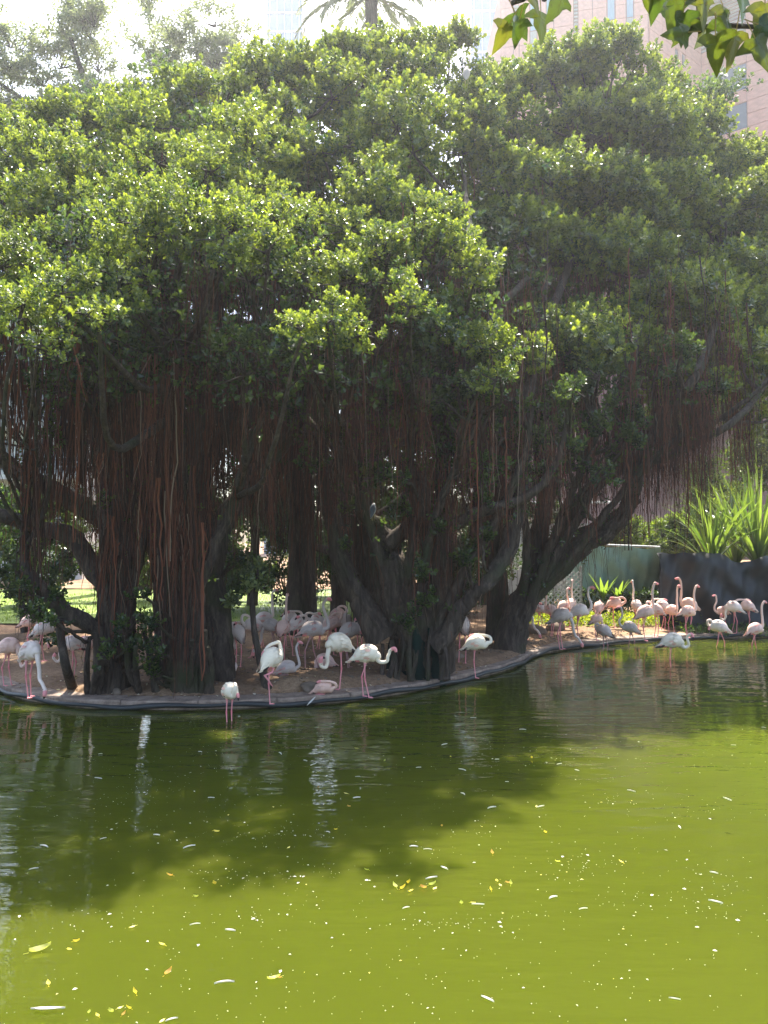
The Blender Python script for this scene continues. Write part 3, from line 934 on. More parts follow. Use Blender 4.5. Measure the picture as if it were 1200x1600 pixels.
# ------------------------------------------------------------------ flamingos
NECK = {   # from the chest to the bill tip: (forward, sideways, up)
    'up': [(.27, 0, .72), (.31, 0, .80), (.29, 0, .93), (.265, 0, 1.06), (.275, 0, 1.17), (.315, .0, 1.225), (.365, 0, 1.22), (.405, 0, 1.185), (.42, 0, 1.13)],
    'ess': [(.29, 0, .70), (.355, 0, .755), (.345, 0, .86), (.285, 0, .945), (.265, 0, 1.03), (.30, 0, 1.10), (.36, 0, 1.105), (.405, 0, 1.065), (.415, 0, 1.01)],
    'loop': [(.29, 0, .635), (.36, 0, .59), (.44, 0, .60), (.475, 0, .67), (.48, 0, .745), (.52, 0, .80), (.585, 0, .80), (.635, 0, .755), (.645, 0, .70)],
    'fold': [(.29, 0, .64), (.37, 0, .60), (.43, 0, .64), (.40, .02, .73), (.375, .03, .80), (.41, .04, .865), (.47, .05, .855), (.50, .06, .80), (.495, .06, .74)],
    'feed': [(.29, 0, .655), (.33, 0, .55), (.335, 0, .43), (.37, 0, .31), (.45, 0, .245), (.51, 0, .17), (.535, 0, .11), (.535, 0, .06), (.515, 0, .02)],
    'dip': [(.28, 0, .63), (.31, 0, .53), (.30, 0, .44), (.33, 0, .37), (.39, 0, .38), (.43, 0, .44), (.42, .02, .50), (.39, .03, .53), (.35, .04, .52)],
    'preen': [(.28, 0, .73), (.33, .01, .82), (.30, .03, .92), (.21, .07, .945), (.12, .11, .91), (.07, .145, .84), (.04, .16, .78), (.01, .165, .73), (-.02, .16, .70)],
    'tuck': [(.28, .01, .68), (.34, .03, .72), (.335, .06, .80), (.26, .08, .845), (.16, .085, .845), (.07, .085, .84), (0, .085, .825), (-.05, .085, .80), (-.09, .085, .77)],
    'rest': [(.28, 0, .70), (.33, .01, .78), (.31, .02, .865), (.255, .03, .875), (.235, .045, .80), (.26, .06, .73), (.285, .065, .68), (.295, .07, .63), (.29, .07, .585)],
}
TINTS = {'cream': ((.84, .72, .56), (.85, .73, .57)), 'pink': ((.80, .54, .46), (.81, .57, .49)), 'pale': ((.80, .66, .59), (.82, .67, .59)), 'grey': ((.52, .43, .39), (.56, .46, .42)),
         'orange': ((.80, .52, .42), (.80, .52, .42)), 'buff': ((.58, .46, .40), (.62, .50, .44))}


def flamingo_mesh(pose, legs, tint, seed, sit=False, spikes=0):
    g = np.random.default_rng(seed)
    body_c, neck_c = (np.array(x) * g.uniform(.93, 1.05) for x in TINTS[tint])
    bodyp = np.array([[-.33, 0, .575, .008, .008], [-.27, 0, .62, .04, .03], [-.20, 0, .665, .085, .075], [-.11, 0, .71, .122, .128], [0, 0, .735, .14, .158], [.10, 0, .73, .13, .15], [.175, 0, .70, .095, .115], [.225, 0, .685, .062, .075]])
    bodyp[:, 0] *= .82
    pit = R(g.uniform(-4, 13)) * (0 if sit else 1)
    dx, dz = bodyp[:, 0].copy(), bodyp[:, 2] - .70
    bodyp[:, 0] = dx * math.cos(pit) - dz * math.sin(pit); bodyp[:, 2] = .70 + dx * math.sin(pit) + dz * math.cos(pit)
    chest = bodyp[-1, [0, 1, 2]] - np.array([.225, 0, .685])
    nk = np.array(NECK[pose]) + g.normal(0, .007, (9, 3))
    nk[:, 0] -= .04
    if pose in ('loop', 'fold', 'feed', 'dip'): nk[:, 0] = .185 + (nk[:, 0] - .185) * .78
    if pose in ('up', 'ess'): nk[2:, 2] += np.array([.03, .08, .13, .16, .16, .16, .16]) * (1.25 if pose == 'up' else 1)
    nk += chest * np.array([1, .8, .5, .3, .1, 0, 0, 0, 0])[:, None] if pose != 'tuck' else chest + np.outer([.05, .05, .045, .02, 0, 0, 0, 0, 0], [1, 0, 0]) + np.array([0, 0, .035])
    nk[:, 1] *= g.choice([-1, 1])
    rn = np.array([.045, .034, .03, .028, .0265, .028, .034, .022, .007])
    pts = np.vstack([bodyp, np.column_stack([nk, rn, rn])])
    Q = catmull(pts, 5)
    P, ry, rz = Q[:, :3], np.maximum(Q[:, 3], .005), np.maximum(Q[:, 4], .005)
    n, sides = len(P), 12
    T = unit(np.gradient(P, axis=0))
    Bx = np.zeros((n, 3)); prev = np.array([0, 1.0, 0])
    for i_ in range(n):
        b_ = prev - T[i_] * (prev @ T[i_]); b_ /= np.linalg.norm(b_) + 1e-9
        Bx[i_] = b_; prev = b_
    N = np.cross(T, Bx)
    th = np.linspace(0, 2 * np.pi, sides, endpoint=False)
    V = P[:, None] + ry[:, None, None] * np.cos(th)[None, :, None] * Bx[:, None] + rz[:, None, None] * np.sin(th)[None, :, None] * N[:, None]
    k = np.arange(n) / 5.0
    C = np.zeros((n, 3))
    for i_ in range(n):
        s_ = k[i_]
        if s_ < 1.0: c = body_c * np.array([.9, .72, .68])
        elif s_ < 7: c = body_c
        elif s_ < 13.4: c = neck_c
        elif s_ < 14.9: c = np.array([.78, .30, .30])
        else: c = np.array([.03, .025, .025])
        C[i_] = c
    C = np.repeat(C, sides, axis=0)
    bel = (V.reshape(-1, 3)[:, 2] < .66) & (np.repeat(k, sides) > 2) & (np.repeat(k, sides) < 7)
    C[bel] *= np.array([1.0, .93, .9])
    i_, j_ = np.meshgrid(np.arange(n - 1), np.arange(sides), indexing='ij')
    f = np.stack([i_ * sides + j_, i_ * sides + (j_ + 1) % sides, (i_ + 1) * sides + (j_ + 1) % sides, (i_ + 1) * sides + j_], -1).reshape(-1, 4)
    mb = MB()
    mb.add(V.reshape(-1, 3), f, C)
    # eye
    h = P[int(5 * 13.1)]
    for s_ in (-1, 1):
        box(mb, h + Bx[65] * s_ * .031 + np.array([0, 0, .006]), (.009, .006, .009), (.05, .03, .02))
    # folded wings: overlapping feathers, longest towards the tail
    for s_ in (-1, 1):
        for row, (x0, L, wd) in enumerate([(.115, .11, .055), (.05, .12, .05), (-.02, .14, .048), (-.09, .155, .042), (-.14, .15, .036)]):
            for q in range(6):
                a = R(68 - q * 21 + g.normal(0, 3))
                x = x0 - .012 * q + g.normal(0, .008)
                yr = np.interp(x, bodyp[:, 0], bodyp[:, 3]); zr = np.interp(x, bodyp[:, 0], bodyp[:, 4]); zc = np.interp(x, bodyp[:, 0], bodyp[:, 2])
                x2 = x - L
                yr2 = np.interp(x2, bodyp[:, 0], bodyp[:, 3]); zr2 = np.interp(x2, bodyp[:, 0], bodyp[:, 4]); zc2 = np.interp(x2, bodyp[:, 0], bodyp[:, 2])
                off = 1.03 + .03 * g.random()
                a2 = a * .8
                p = np.array([x, s_ * yr * math.cos(a) * off, zc + zr * math.sin(a) * off])
                e = np.array([x2, s_ * (yr2 * math.cos(a2) * 1.1 + .008), zc2 + zr2 * math.sin(a2) * 1.1 + .004])
                up = unit(np.array([0, s_ * math.cos(a) * yr, math.sin(a) * zr]))
                sd_ = unit(np.cross(e - p, up))
                m1 = p * .65 + e * .35 + up * .012; m2 = p * .25 + e * .75 + up * .010
                v = [p, m1 + sd_ * wd * .5, m1 - sd_ * wd * .5, m2 + sd_ * wd * .42, m2 - sd_ * wd * .42, e]
                c = body_c * g.uniform(.82, 1.08) * (np.array([1.0, .68, .66]) if g.random() < .14 else 1.0)
                if row >= 3 and q >= 4 and g.random() < .55: c = np.array([.05, .035, .035])
                if row == 2 and q >= 5 and g.random() < .5: c = np.array([.75, .25, .25])
                mb.add(v, [[0, 1, 2], [3, 5, 4]], c); mb.add(v, [[1, 3, 4, 2]], c)
    lc = np.array([.76, .30, .32]) if tint != 'grey' else np.array([.42, .25, .24])
    jc = lc * np.array([.95, .7, .75])

    def leg(y, kx, fx, lift=False, walk=0.0):
        if lift:
            q = [(-.02, y, .62), (-.05, y, .52), (-.20, y, .50), (-.23, y, .50), (-.10, y, .37), (-.07, y, .33), (-.03, y, .30)]
            tube(mb, np.array(q), [.03, .017, .012, .018, .010, .012, .004], 7, lc)
            return
        q = catmull([(-.01, y, .63), (-.02 + walk * .3, y, .53), (kx + walk * .6, y, .345), (kx + walk * .62, y, .32), (fx + walk, y, .05), (fx + walk, y, .012)], 3)
        zz = q[:, 2]
        rr = np.interp(zz, [.012, .05, .30, .333, .36, .50, .60, .64], [.012, .0095, .0095, .0175, .0105, .0115, .030, .045])
        tube(mb, q, rr, 7, np.repeat(np.where((abs(zz - .333) < .03)[:, None], jc, np.where((zz > .57)[:, None], body_c * np.array([1, .85, .8]), lc)), 7, axis=0))
        for an in (-.55, 0, .55):
            d = np.array([math.cos(an), math.sin(an), 0])
            f0 = np.array([fx + walk, y, .014])
            sd_ = np.array([-d[1], d[0], 0])
            mb.add([f0 + sd_ * .008, f0 - sd_ * .008, f0 + d * .085 - sd_ * .005 - [0, 0, .008], f0 + d * .085 + sd_ * .005 - [0, 0, .008], f0 + [0, 0, .012], f0 + d * .06 + [0, 0, .004]],
                   [[0, 4, 5, 3], [4, 1, 2, 5]], lc * .9)
    if not sit:
        if legs == 'two':
            sx = g.uniform(.01, .06) * g.choice([-1, 1]); leg(.05, -.045 + sx * .7, -.01 + sx); leg(-.05, -.05 - sx * .7, -sx)
        elif legs == 'walk':
            leg(.045, -.03, .0, walk=.12); leg(-.045, -.05, 0, walk=-.13)
        elif legs == 'one':
            leg(.015, -.03, -.0)
        elif legs == 'lift':
            leg(.03, -.03, 0); leg(-.05, 0, 0, lift=True)
    else:
        for y in (-.06, .06):
            tube(mb, np.array([(.02, y, .60), (-.17, y, .578), (.05, y, .574)]), [.012, .016, .009], 6, lc)
    if spikes:          # ruffled plumage standing up
        for q in range(spikes):
            a = g.uniform(0, 6.28); x = g.uniform(-.2, .15)
            d = unit(np.array([g.normal(-.3, .3), math.cos(a), abs(math.sin(a)) + .3]))
            p = np.array([x, .1 * math.cos(a), .71 + .1 * abs(math.sin(a))]); sd_ = unit(np.cross(d, [1, 0, .2])) * .014
            mb.add([p + sd_, p - sd_, p + d * .11], [[0, 1, 2]], body_c * g.uniform(.85, 1.1))
    return mb.mesh('flamingo', M_feather, smooth=True)


W_, B_ = 'water', 'bank'
# feet or waterline pixel, where, heading (0 = to the right, 90 = away), neck, legs, tint, size, label, extra
FL = [
 (12, 1069, B_, -5, 'dip', 'two', 'pink', 1.0, 'pink flamingo cut by the left edge of the photo, red bill lowered', 0),
 (46, 1087, B_, -35, 'feed', 'two', 'pale', 1.08, 'pale flamingo at the far left reaching its neck down to the kerb', 0),
 (66, 1036, B_, 8, 'up', 'two', 'pale', .98, 'pale flamingo with raised neck beside the thin leaning prop on the left', 0),
 (46, 1018, B_, 25, 'feed', 'two', 'pink', .98, 'pink flamingo bending down below the small bushy tree on the left', 0),
 (112, 1063, B_, 200, 'dip', 'two', 'pale', .92, 'pale flamingo preening right behind the thin leaning prop', 0),
 (134, 1060, B_, 15, 'tuck', 'one', 'pink', .85, 'pink flamingo half hidden by the left trunk, next to the preening one', 0),
 (359, 1128, W_, -60, 'rest', 'two', 'cream', .85, 'small cream flamingo wading in the pond just off the kerb, below the leaning sapling', 0),
 (424, 1099, B_, 60, 'preen', 'lift', 'cream', 1.05, 'bright cream flamingo standing on one leg on the kerb, other leg bent back', 0),
 (572, 1087, B_, -3, 'loop', 'two', 'cream', 1.02, 'bright cream flamingo facing right with S-curved neck in front of the netted trunk', 0),
 (505, 1082, 'sit', -8, 'tuck', 'two', 'orange', .75, 'peach flamingo asleep on the ground near the kerb, curled into a ball', 0),
 (447, 1066, 'sit', 10, 'ess', 'two', 'grey', .85, 'grey flamingo sitting on the mud with its neck raised, beside the sapling foot', 0),
 (530, 1075, B_, 215, 'dip', 'one', 'cream', 1.15, 'cream-yellow flamingo on one red leg with lowered neck, left of the S-necked one', 0),
 (545, 1047, B_, 30, 'rest', 'two', 'grey', 1.05, 'grey flamingo with bright red feet behind the cream-yellow one', 0),
 (487, 1050, B_, 15, 'ess', 'walk', 'grey', 1.1, 'large grey dark-legged flamingo in mid stride at the centre of the group', 0),
 (442, 1036, B_, 80, 'up', 'two', 'pink', 1.0, 'pinkish flamingo seen from behind with thin upright neck in the crowd', 0),
 (463, 1030, B_, 60, 'tuck', 'two', 'pale', 1.0, 'pale flamingo with tucked head standing right of the upright-necked pink one', 0),
 (425, 1034, B_, 170, 'feed', 'two', 'grey', 1.0, 'grey round-backed flamingo right of the sapling, head down', 0),
 (396, 1032, B_, 200, 'preen', 'two', 'pale', 1.0, 'whitish flamingo preening directly behind the leaning sapling', 0),
 (411, 1012, B_, 5, 'up', 'two', 'pale', 1.0, 'flamingo at the back of the group with the tallest straight neck', 0),
 (452, 1011, B_, 30, 'tuck', 'two', 'pale', .98, 'pale flamingo in the second row from the back of the central group', 0),
 (457, 996, B_, 10, 'fold', 'two', 'pale', 1.0, 'rearmost flamingo of the central group, curling its neck to the right', 0),
 (372, 1052, B_, 120, 'dip', 'two', 'buff', .95, 'brownish flamingo with drooping wings at the left of the central group', 0),
 (364, 1032, B_, 80, 'tuck', 'two', 'pale', .9, 'ruffled pale flamingo hard by the right side of the left trunk', 14),
 (359, 1060, 'sit', 60, 'tuck', 'two', 'pale', .7, 'pale flamingo lying low at the foot of the left trunk', 0),
 (517, 1026, B_, 20, 'preen', 'two', 'pink', 1.0, 'pink flamingo preening in the crowd behind the large grey one', 0),
 (540, 1022, B_, 100, 'rest', 'two', 'buff', 1.0, 'dull brown-grey flamingo seen from behind in front of the middle trunk', 0),
 (508, 1046, 'sit', 185, 'dip', 'two', 'pink', .9, 'pink flamingo crouching on the ground behind the cream-yellow one', 0),
 (527, 1004, B_, -20, 'preen', 'two', 'pink', 1.0, 'pink flamingo at the back of the group below the small sunny gap', 0),
 (562, 1030, B_, 90, 'tuck', 'two', 'pale', .98, 'ruffled spiky flamingo against the left side of the middle trunk', 26),
 (497, 1016, B_, 160, 'tuck', 'two', 'pale', .95, 'flamingo with hidden head in the crowd, behind the striding grey one', 0),
 (743, 1058, B_, -8, 'tuck', 'one', 'cream', .95, 'cream flamingo asleep on one leg on the kerb right of the netted trunk', 0),
 (722, 1039, B_, 100, 'rest', 'two', 'buff', 1.15, 'brown flamingo with red legs half hidden behind the mossy low limb', 0),
 (877, 1013, B_, -12, 'feed', 'two', 'buff', 1.15, 'buff flamingo stretching its neck down to the water near the two rocks', 0),
 (905, 1000, B_, 0, 'ess', 'two', 'pale', 1.12, 'pale flamingo with high S neck behind the one drinking by the rocks', 0),
 (944, 1016, W_, 130, 'rest', 'two', 'grey', .98, 'greyish flamingo seen from behind at the pond edge with drooping wings', 0),
 (985, 1010, W_, 182, 'ess', 'walk', 'grey', .98, 'grey flamingo walking left through the shallows with dark S neck', 0),
 (1050, 1042, W_, -4, 'fold', 'one', 'cream', 1.12, 'cream flamingo wading apart in the pond with doubled neck and black tail', 0),
 (1124, 1011, W_, 165, 'rest', 'walk', 'pale', 1.05, 'pale flamingo wading near the black wall, neck folded to its left', 0),
 (1180, 1014, W_, 12, 'up', 'walk', 'pink', 1.0, 'pink flamingo wading at the right edge of the photo, neck raised', 0),
 (1074, 995, B_, 5, 'up', 'two', 'pink', 1.0, 'pink flamingo facing right in front of the black wall, standing at the kerb', 0),
 (1078, 985, B_, 170, 'up', 'two', 'orange', 1.08, 'tall flamingo with orange breast and high hooked neck by the black wall', 0),
 (1050, 991, B_, -70, 'up', 'two', 'pink', .98, 'slim flamingo facing the pond with straight neck, left of the wall-side pair', 0),
 (1008, 1000, B_, 10, 'up', 'two', 'pink', 1.08, 'rosy flamingo with dark legs in front of the green tarpaulin, facing right', 0),
 (1025, 994, B_, 195, 'preen', 'two', 'pink', 1.05, 'pink flamingo with long wings turning its head back, right of the rosy one', 0),
 (995, 983, B_, 95, 'up', 'two', 'pale', 1.0, 'pale flamingo facing away with upright neck below the tarpaulin', 0),
 (1036, 984, B_, 160, 'tuck', 'two', 'pale', 1.0, 'pale flamingo with reddish tucked head in the middle of the right-hand flock', 0),
 (960, 982, B_, -8, 'tuck', 'one', 'orange', 1.05, 'orange-bellied flamingo curled asleep in front of the bright ground cover', 0),
 (1147, 988, B_, 170, 'dip', 'two', 'pale', 1.05, 'pale flamingo bowing its head beside the black wall, near the right edge', 0),
 (1169, 985, B_, 175, 'tuck', 'two', 'pink', 1.02, 'pink flamingo asleep on its feet beside the black wall, near the right edge', 0),
 (1130, 986, B_, 185, 'ess', 'two', 'pink', .85, 'smaller pink flamingo looking left, half hidden behind the bowing one', 0),
 (932, 999, B_, 15, 'dip', 'two', 'orange', .8, 'small peach flamingo between the grey wader and the S-necked pale one', 0),
 (936, 986, B_, 60, 'rest', 'two', 'pink', .98, 'pink flamingo standing behind the small peach one', 0),
 (893, 981, B_, 70, 'up', 'two', 'pale', 1.0, 'pale flamingo with straight neck in front of the lattice fence', 0),
 (880, 984, B_, 40, 'ess', 'two', 'pink', .95, 'flamingo with hooked neck at the back, between the lattice and the leaning trunk', 0),
 (842, 990, B_, 150, 'tuck', 'two', 'pale', 1.0, 'whitish flamingo close to the leaning black trunk, head hidden', 0),
 (862, 996, B_, 120, 'up', 'two', 'pink', .98, 'pink flamingo with red upright neck beside the leaning black trunk', 0),
 (818, 1003, B_, -10, 'feed', 'two', 'pale', 1.0, 'flamingo mostly hidden by the leaning trunk, its neck down to the sand', 0),
]
for k, (u, v, where, hd, pose, legs, tint, sz, label, sp) in enumerate(FL):
    me = flamingo_mesh(pose, legs, tint, 100 + k, where == 'sit', sp)
    if where == W_:
        p = G(u, v, 0.0); p[2] = -.18 * sz if u > 400 else -.12
    else:
        p = G(u, v, .15)
        p[2] = ground_z(p[0], p[1]) if p[1] > edge_y(p[0]) + .45 else .128
        p[2] += -.005
    if where == 'sit':
        p[2] -= .49 * sz
    o = link('flamingo', me)
    o.location = p
    o.rotation_euler = (0, 0, R(hd))
    o.scale = (sz * .87,) * 3
    tag(o, label, 'flamingo', 'flamingos on the bank and in the shallows')


# ------------------------------------------------------------------ two perched birds
def perched(name, loc, heading, size, body, back, label, cat, hunch):
    mb = MB()
    pts = np.array([[-.17, 0, .03, .012, .008], [-.12, 0, .10, .04, .03], [-.05, 0, .20, .075, .075], [.0, 0, .29, .085, .09], [.02, 0, .37, .06, .065], [.03, 0, .42, .042, .042], [.05, 0, .46, .045, .042], [.085, 0, .465, .03, .028], [.12, 0, .455, .012, .012], [.18, 0, .435, .003, .003]])
    pts[5:, 2] -= hunch
    Q = catmull(pts, 4)
    n = len(Q); sides = 12
    T = unit(np.gradient(Q[:, :3], axis=0)); N = np.cross(T, [0, 1.0, 0]) * -1
    th = np.linspace(0, 6.283, sides, endpoint=False)
    V = Q[:, None, :3] + Q[:, 3, None, None] * np.cos(th)[None, :, None] * np.array([0, 1.0, 0]) + Q[:, 4, None, None] * np.sin(th)[None, :, None] * N[:, None]
    C = np.tile(np.array(body), (n * sides, 1))
    bk = (np.repeat(np.arange(n), sides) < 18) & (np.tile(np.abs(np.cos(th)), n) < .95) & (V.reshape(-1, 3)[:, 0] < np.repeat(Q[:, 0], sides))
    C[bk] = back
    C[np.repeat(np.arange(n), sides) > 31] = (.05, .045, .04)
    i_, j_ = np.meshgrid(np.arange(n - 1), np.arange(sides), indexing='ij')
    mb.add(V.reshape(-1, 3), np.stack([i_ * sides + j_, i_ * sides + (j_ + 1) % sides, (i_ + 1) * sides + (j_ + 1) % sides, (i_ + 1) * sides + j_], -1).reshape(-1, 4), C)
    for y in (-.03, .03):
        tube(mb, np.array([(0, y, .20), (.01, y, .1), (0, y, -.01), (.04, y, -.015)]), [.012, .007, .006, .004], 5, (.45, .38, .15))
    o = mb.build(name, M_feather, smooth=True)
    o.location = loc
    o.rotation_euler = (0, 0, R(heading)); o.scale = (size,) * 3
    tag(o, label, cat)


perched('night_heron', A(583, 812, 12.75), 70, .62, (.55, .53, .50), (.10, .12, .14), 'small grey heron hunched on a fork of the middle banyan', 'heron', .05)
perched('dove', A(729, 133, 15.0), 80, .85, (.55, .46, .38), (.5, .41, .34), 'brown bird perched upright on top of the tree crown', 'bird', .02)

# ------------------------------------------------------------------ left side: prop, saplings, shrubs, lawn
mb = MB()
tube(mb, catmull([A(91, 965, 11.6), A(96, 1000, 11.5), A(103, 1040, 11.4), G(114, 1076, .13)], 6), np.linspace(.05, .075, 19), 9, lump=.05)
tag(mb.build('timber_prop', M_bark, smooth=True), 'thin leaning grey prop under the low limb on the left bank', 'prop')


def bushy(name, base, trunk_px, pads, label, tmpl, lo, hi, cat='shrub', mat_=None, sz=1.0, tr=.05, parent_group=None):
    T = empty(name, base, label, cat, parent_group)
    for px in trunk_px:
        mb = MB(); P, r = limb_path(px); tube(mb, P, r, 8, lump=.06); mb.build('trunk', M_bark, T, smooth=True)
    mb = MB(); tw = MB()
    for c, rr, n in pads:
        nl = max(3, int(4 + rr[0] * 4))
        lob = unit(rng.normal(0, 1, (nl, 3)) + np.array([0, 0, .2])) * rr * rng.uniform(.4, .85, (nl, 1))
        li = rng.integers(0, nl, n)
        d2 = unit(rng.normal(0, 1, (n, 3)) + np.array([0, 0, .3]))
        P = c + lob[li] + d2 * (.4 * rr) * rng.uniform(.5, 1.05, (n, 1))
        scatter_leaves(mb, P, d2 + np.array([0, 0, .4]) + rng.normal(0, .3, P.shape), sz * rng.uniform(.75, 1.25, n), tmpl, lo, hi, .4)
        for l in lob:
            tube(tw, np.array([c - np.array([0, 0, rr[2] * .6]), c + l * .5, c + l]), [tr * .5, tr * .3, tr * .12], 4, cap=False)
    tag(mb.build('crown', mat_ or M_leaf_soft, T), kind='stuff')
    tag(tw.build('branchwork', M_bark, T, smooth=True), kind='stuff')
    return T


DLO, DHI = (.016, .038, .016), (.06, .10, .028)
GLO, GHI = (.05, .085, .015), (.17, .23, .03)
# sapling leaning in front of the crowd
bushy('sapling', G(425, 1095, .15), [[(424, 1098, 11.9, .11), (414, 1062, 12.1, .07), (404, 1020, 12.3, .055), (396, 975, 12.4, .048), (394, 930, 12.4, .04), (402, 895, 12.4, .02)]],
      [(A(402, 895, 12.35), np.array([.2, .2, .2]), 50), (A(412, 912, 12.4), np.array([.16, .16, .13]), 26), (A(384, 915, 12.4), np.array([.16, .16, .14]), 22), (A(360, 935, 12.6), np.array([.2, .2, .14]), 22)],
      'young leaning tree with a tuft of pale leaves standing in front of the crowded flamingos', TMPL_S, (.05, .08, .03), (.22, .26, .10), 'tree', M_leaf, 1.0)
bushy('bushy_tree', G(38, 985, .15), [[(38, 988, 19.5, .10), (35, 950, 19.5, .08), (30, 910, 19.5, .06), (20, 870, 19.5, .04)], [(40, 980, 19.6, .08), (48, 940, 19.6, .06), (58, 900, 19.6, .045), (70, 860, 19.6, .03)]],
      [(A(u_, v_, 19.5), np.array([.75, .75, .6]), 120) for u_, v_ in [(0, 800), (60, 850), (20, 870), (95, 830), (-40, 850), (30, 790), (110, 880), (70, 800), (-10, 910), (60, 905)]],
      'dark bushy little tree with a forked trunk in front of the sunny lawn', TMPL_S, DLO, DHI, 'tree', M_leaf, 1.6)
bushy('shrub', G(75, 1015, .15), [], [(A(80, 1000, 15.8), np.array([.4, .4, .22]), 40), (A(60, 985, 16), np.array([.3, .3, .2]), 25), (A(92, 985, 15.8), np.array([.3, .3, .2]), 25)],
      'low dark shrub behind the pale flamingo on the left bank', TMPL_S, DLO, DHI, 'shrub', M_leaf)
# shrubs behind, seen between the trunks
for k, (x0, Y, h, wd, n, lab) in enumerate([(-13.5, 27, 3.6, 2.4, 6, 'broad green shrub behind the lawn at the left edge'), (-9.6, 29, 3.0, 2.2, 6, 'green shrub behind the lawn, seen left of the left banyan'), (-5.5, 30, 4.2, 2.8, 7, 'dark shrub seen between the trunks of the left banyan'),
                                            (-1.6, 31, 5.2, 3.0, 8, 'tall dark shrub glimpsed behind the crowded flamingos'), (3.0, 31, 5.0, 2.8, 8, 'tall dark shrub glimpsed behind the middle banyan'), (-3.9, 24.5, 3.2, 1.5, 5, 'dark undergrowth behind the fat left trunk'), (-.6, 24.0, 3.4, 1.3, 5, 'dark undergrowth behind the middle banyan trunk'), (1.9, 25.0, 3.0, 1.5, 5, 'dark undergrowth behind the mossy low limb')]):
    pads = []
    for q in range(n * 2):
        pads.append((np.array([x0 + rng.normal(0, wd * .45), Y + rng.normal(0, .6), .5 + rng.uniform(.1, 1) * h]), np.array([1.0, 1.0, .8]), 110))
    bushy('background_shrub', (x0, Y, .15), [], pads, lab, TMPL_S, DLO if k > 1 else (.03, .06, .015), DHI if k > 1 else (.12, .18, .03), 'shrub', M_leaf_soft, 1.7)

for k, (x0, Y, lab) in enumerate([(-4.6, 27, 'dense dark tree added behind the left banyan to block the sky'), (-.6, 28, 'dense dark tree added behind the crowded flamingos to block the sky'), (3.6, 28, 'dense dark tree added behind the middle banyan to block the sky')]):
    pads = [(np.array([x0 + rng.normal(0, 1.2), Y + rng.normal(0, .7), rng.uniform(2.5, 9.5)]), np.array([1.4, 1.2, 1.0]), 120) for q in range(24)]
    T = bushy('background_tree', (x0, Y, .15), [], pads, lab, TMPL_S, DLO, DHI, 'tree', M_leaf_soft, 2.0)  # trees added to block bright sky gaps and their reflections in the water
    mb = MB(); tube(mb, np.array([[x0, Y, 0], [x0 + .1, Y, 2.5], [x0 - .1, Y, 6]]), [.22, .16, .08], 9, lump=.05); mb.build('trunk', M_bark, T, smooth=True)
# lawn and grass
mb = MB()
n = 26000
gx = rng.uniform(-26, 2, n); gy = rng.uniform(21.5, 33, n)
ok = gy > 21.5 + .5 * np.sin(gx * .8)
gx, gy = gx[ok], gy[ok]; n = len(gx)
gh = rng.uniform(.06, .17, n)
an = rng.uniform(0, 6.28, n)
b0 = np.stack([gx, gy, np.full(n, .13)], -1); s_ = np.stack([np.cos(an), np.sin(an), np.zeros(n)], -1) * .02
tp = b0 + np.stack([rng.normal(0, .04, n), rng.normal(0, .04, n), gh], -1)
V = np.stack([b0 + s_, b0 - s_, tp], 1).reshape(-1, 3)
t_ = rng.random((n, 1)); gc = np.array([.09, .15, .015]) * (1 - t_) + np.array([.20, .27, .03]) * t_
mb.add(V, np.arange(3 * n).reshape(-1, 3), np.repeat(gc, 3, axis=0))
tag(mb.build('grass', M_leaf_soft), 'sunlit yellow-green lawn behind the trees on the left', 'grass', kind='stuff')
mb = MB()
xs_ = np.linspace(-40, 2.4, 60); ys_ = 21.6 + .5 * np.sin(xs_ * .8)
V = np.concatenate([np.stack([xs_, ys_, np.full(60, .195)], -1), np.stack([xs_, np.full(60, 36.0), np.full(60, .195)], -1)])
mb.add(V, [[q, q + 1, 60 + q + 1, 60 + q] for q in range(59)], (.13, .19, .02))
tag(mb.build('lawn', M_paint), kind='structure')

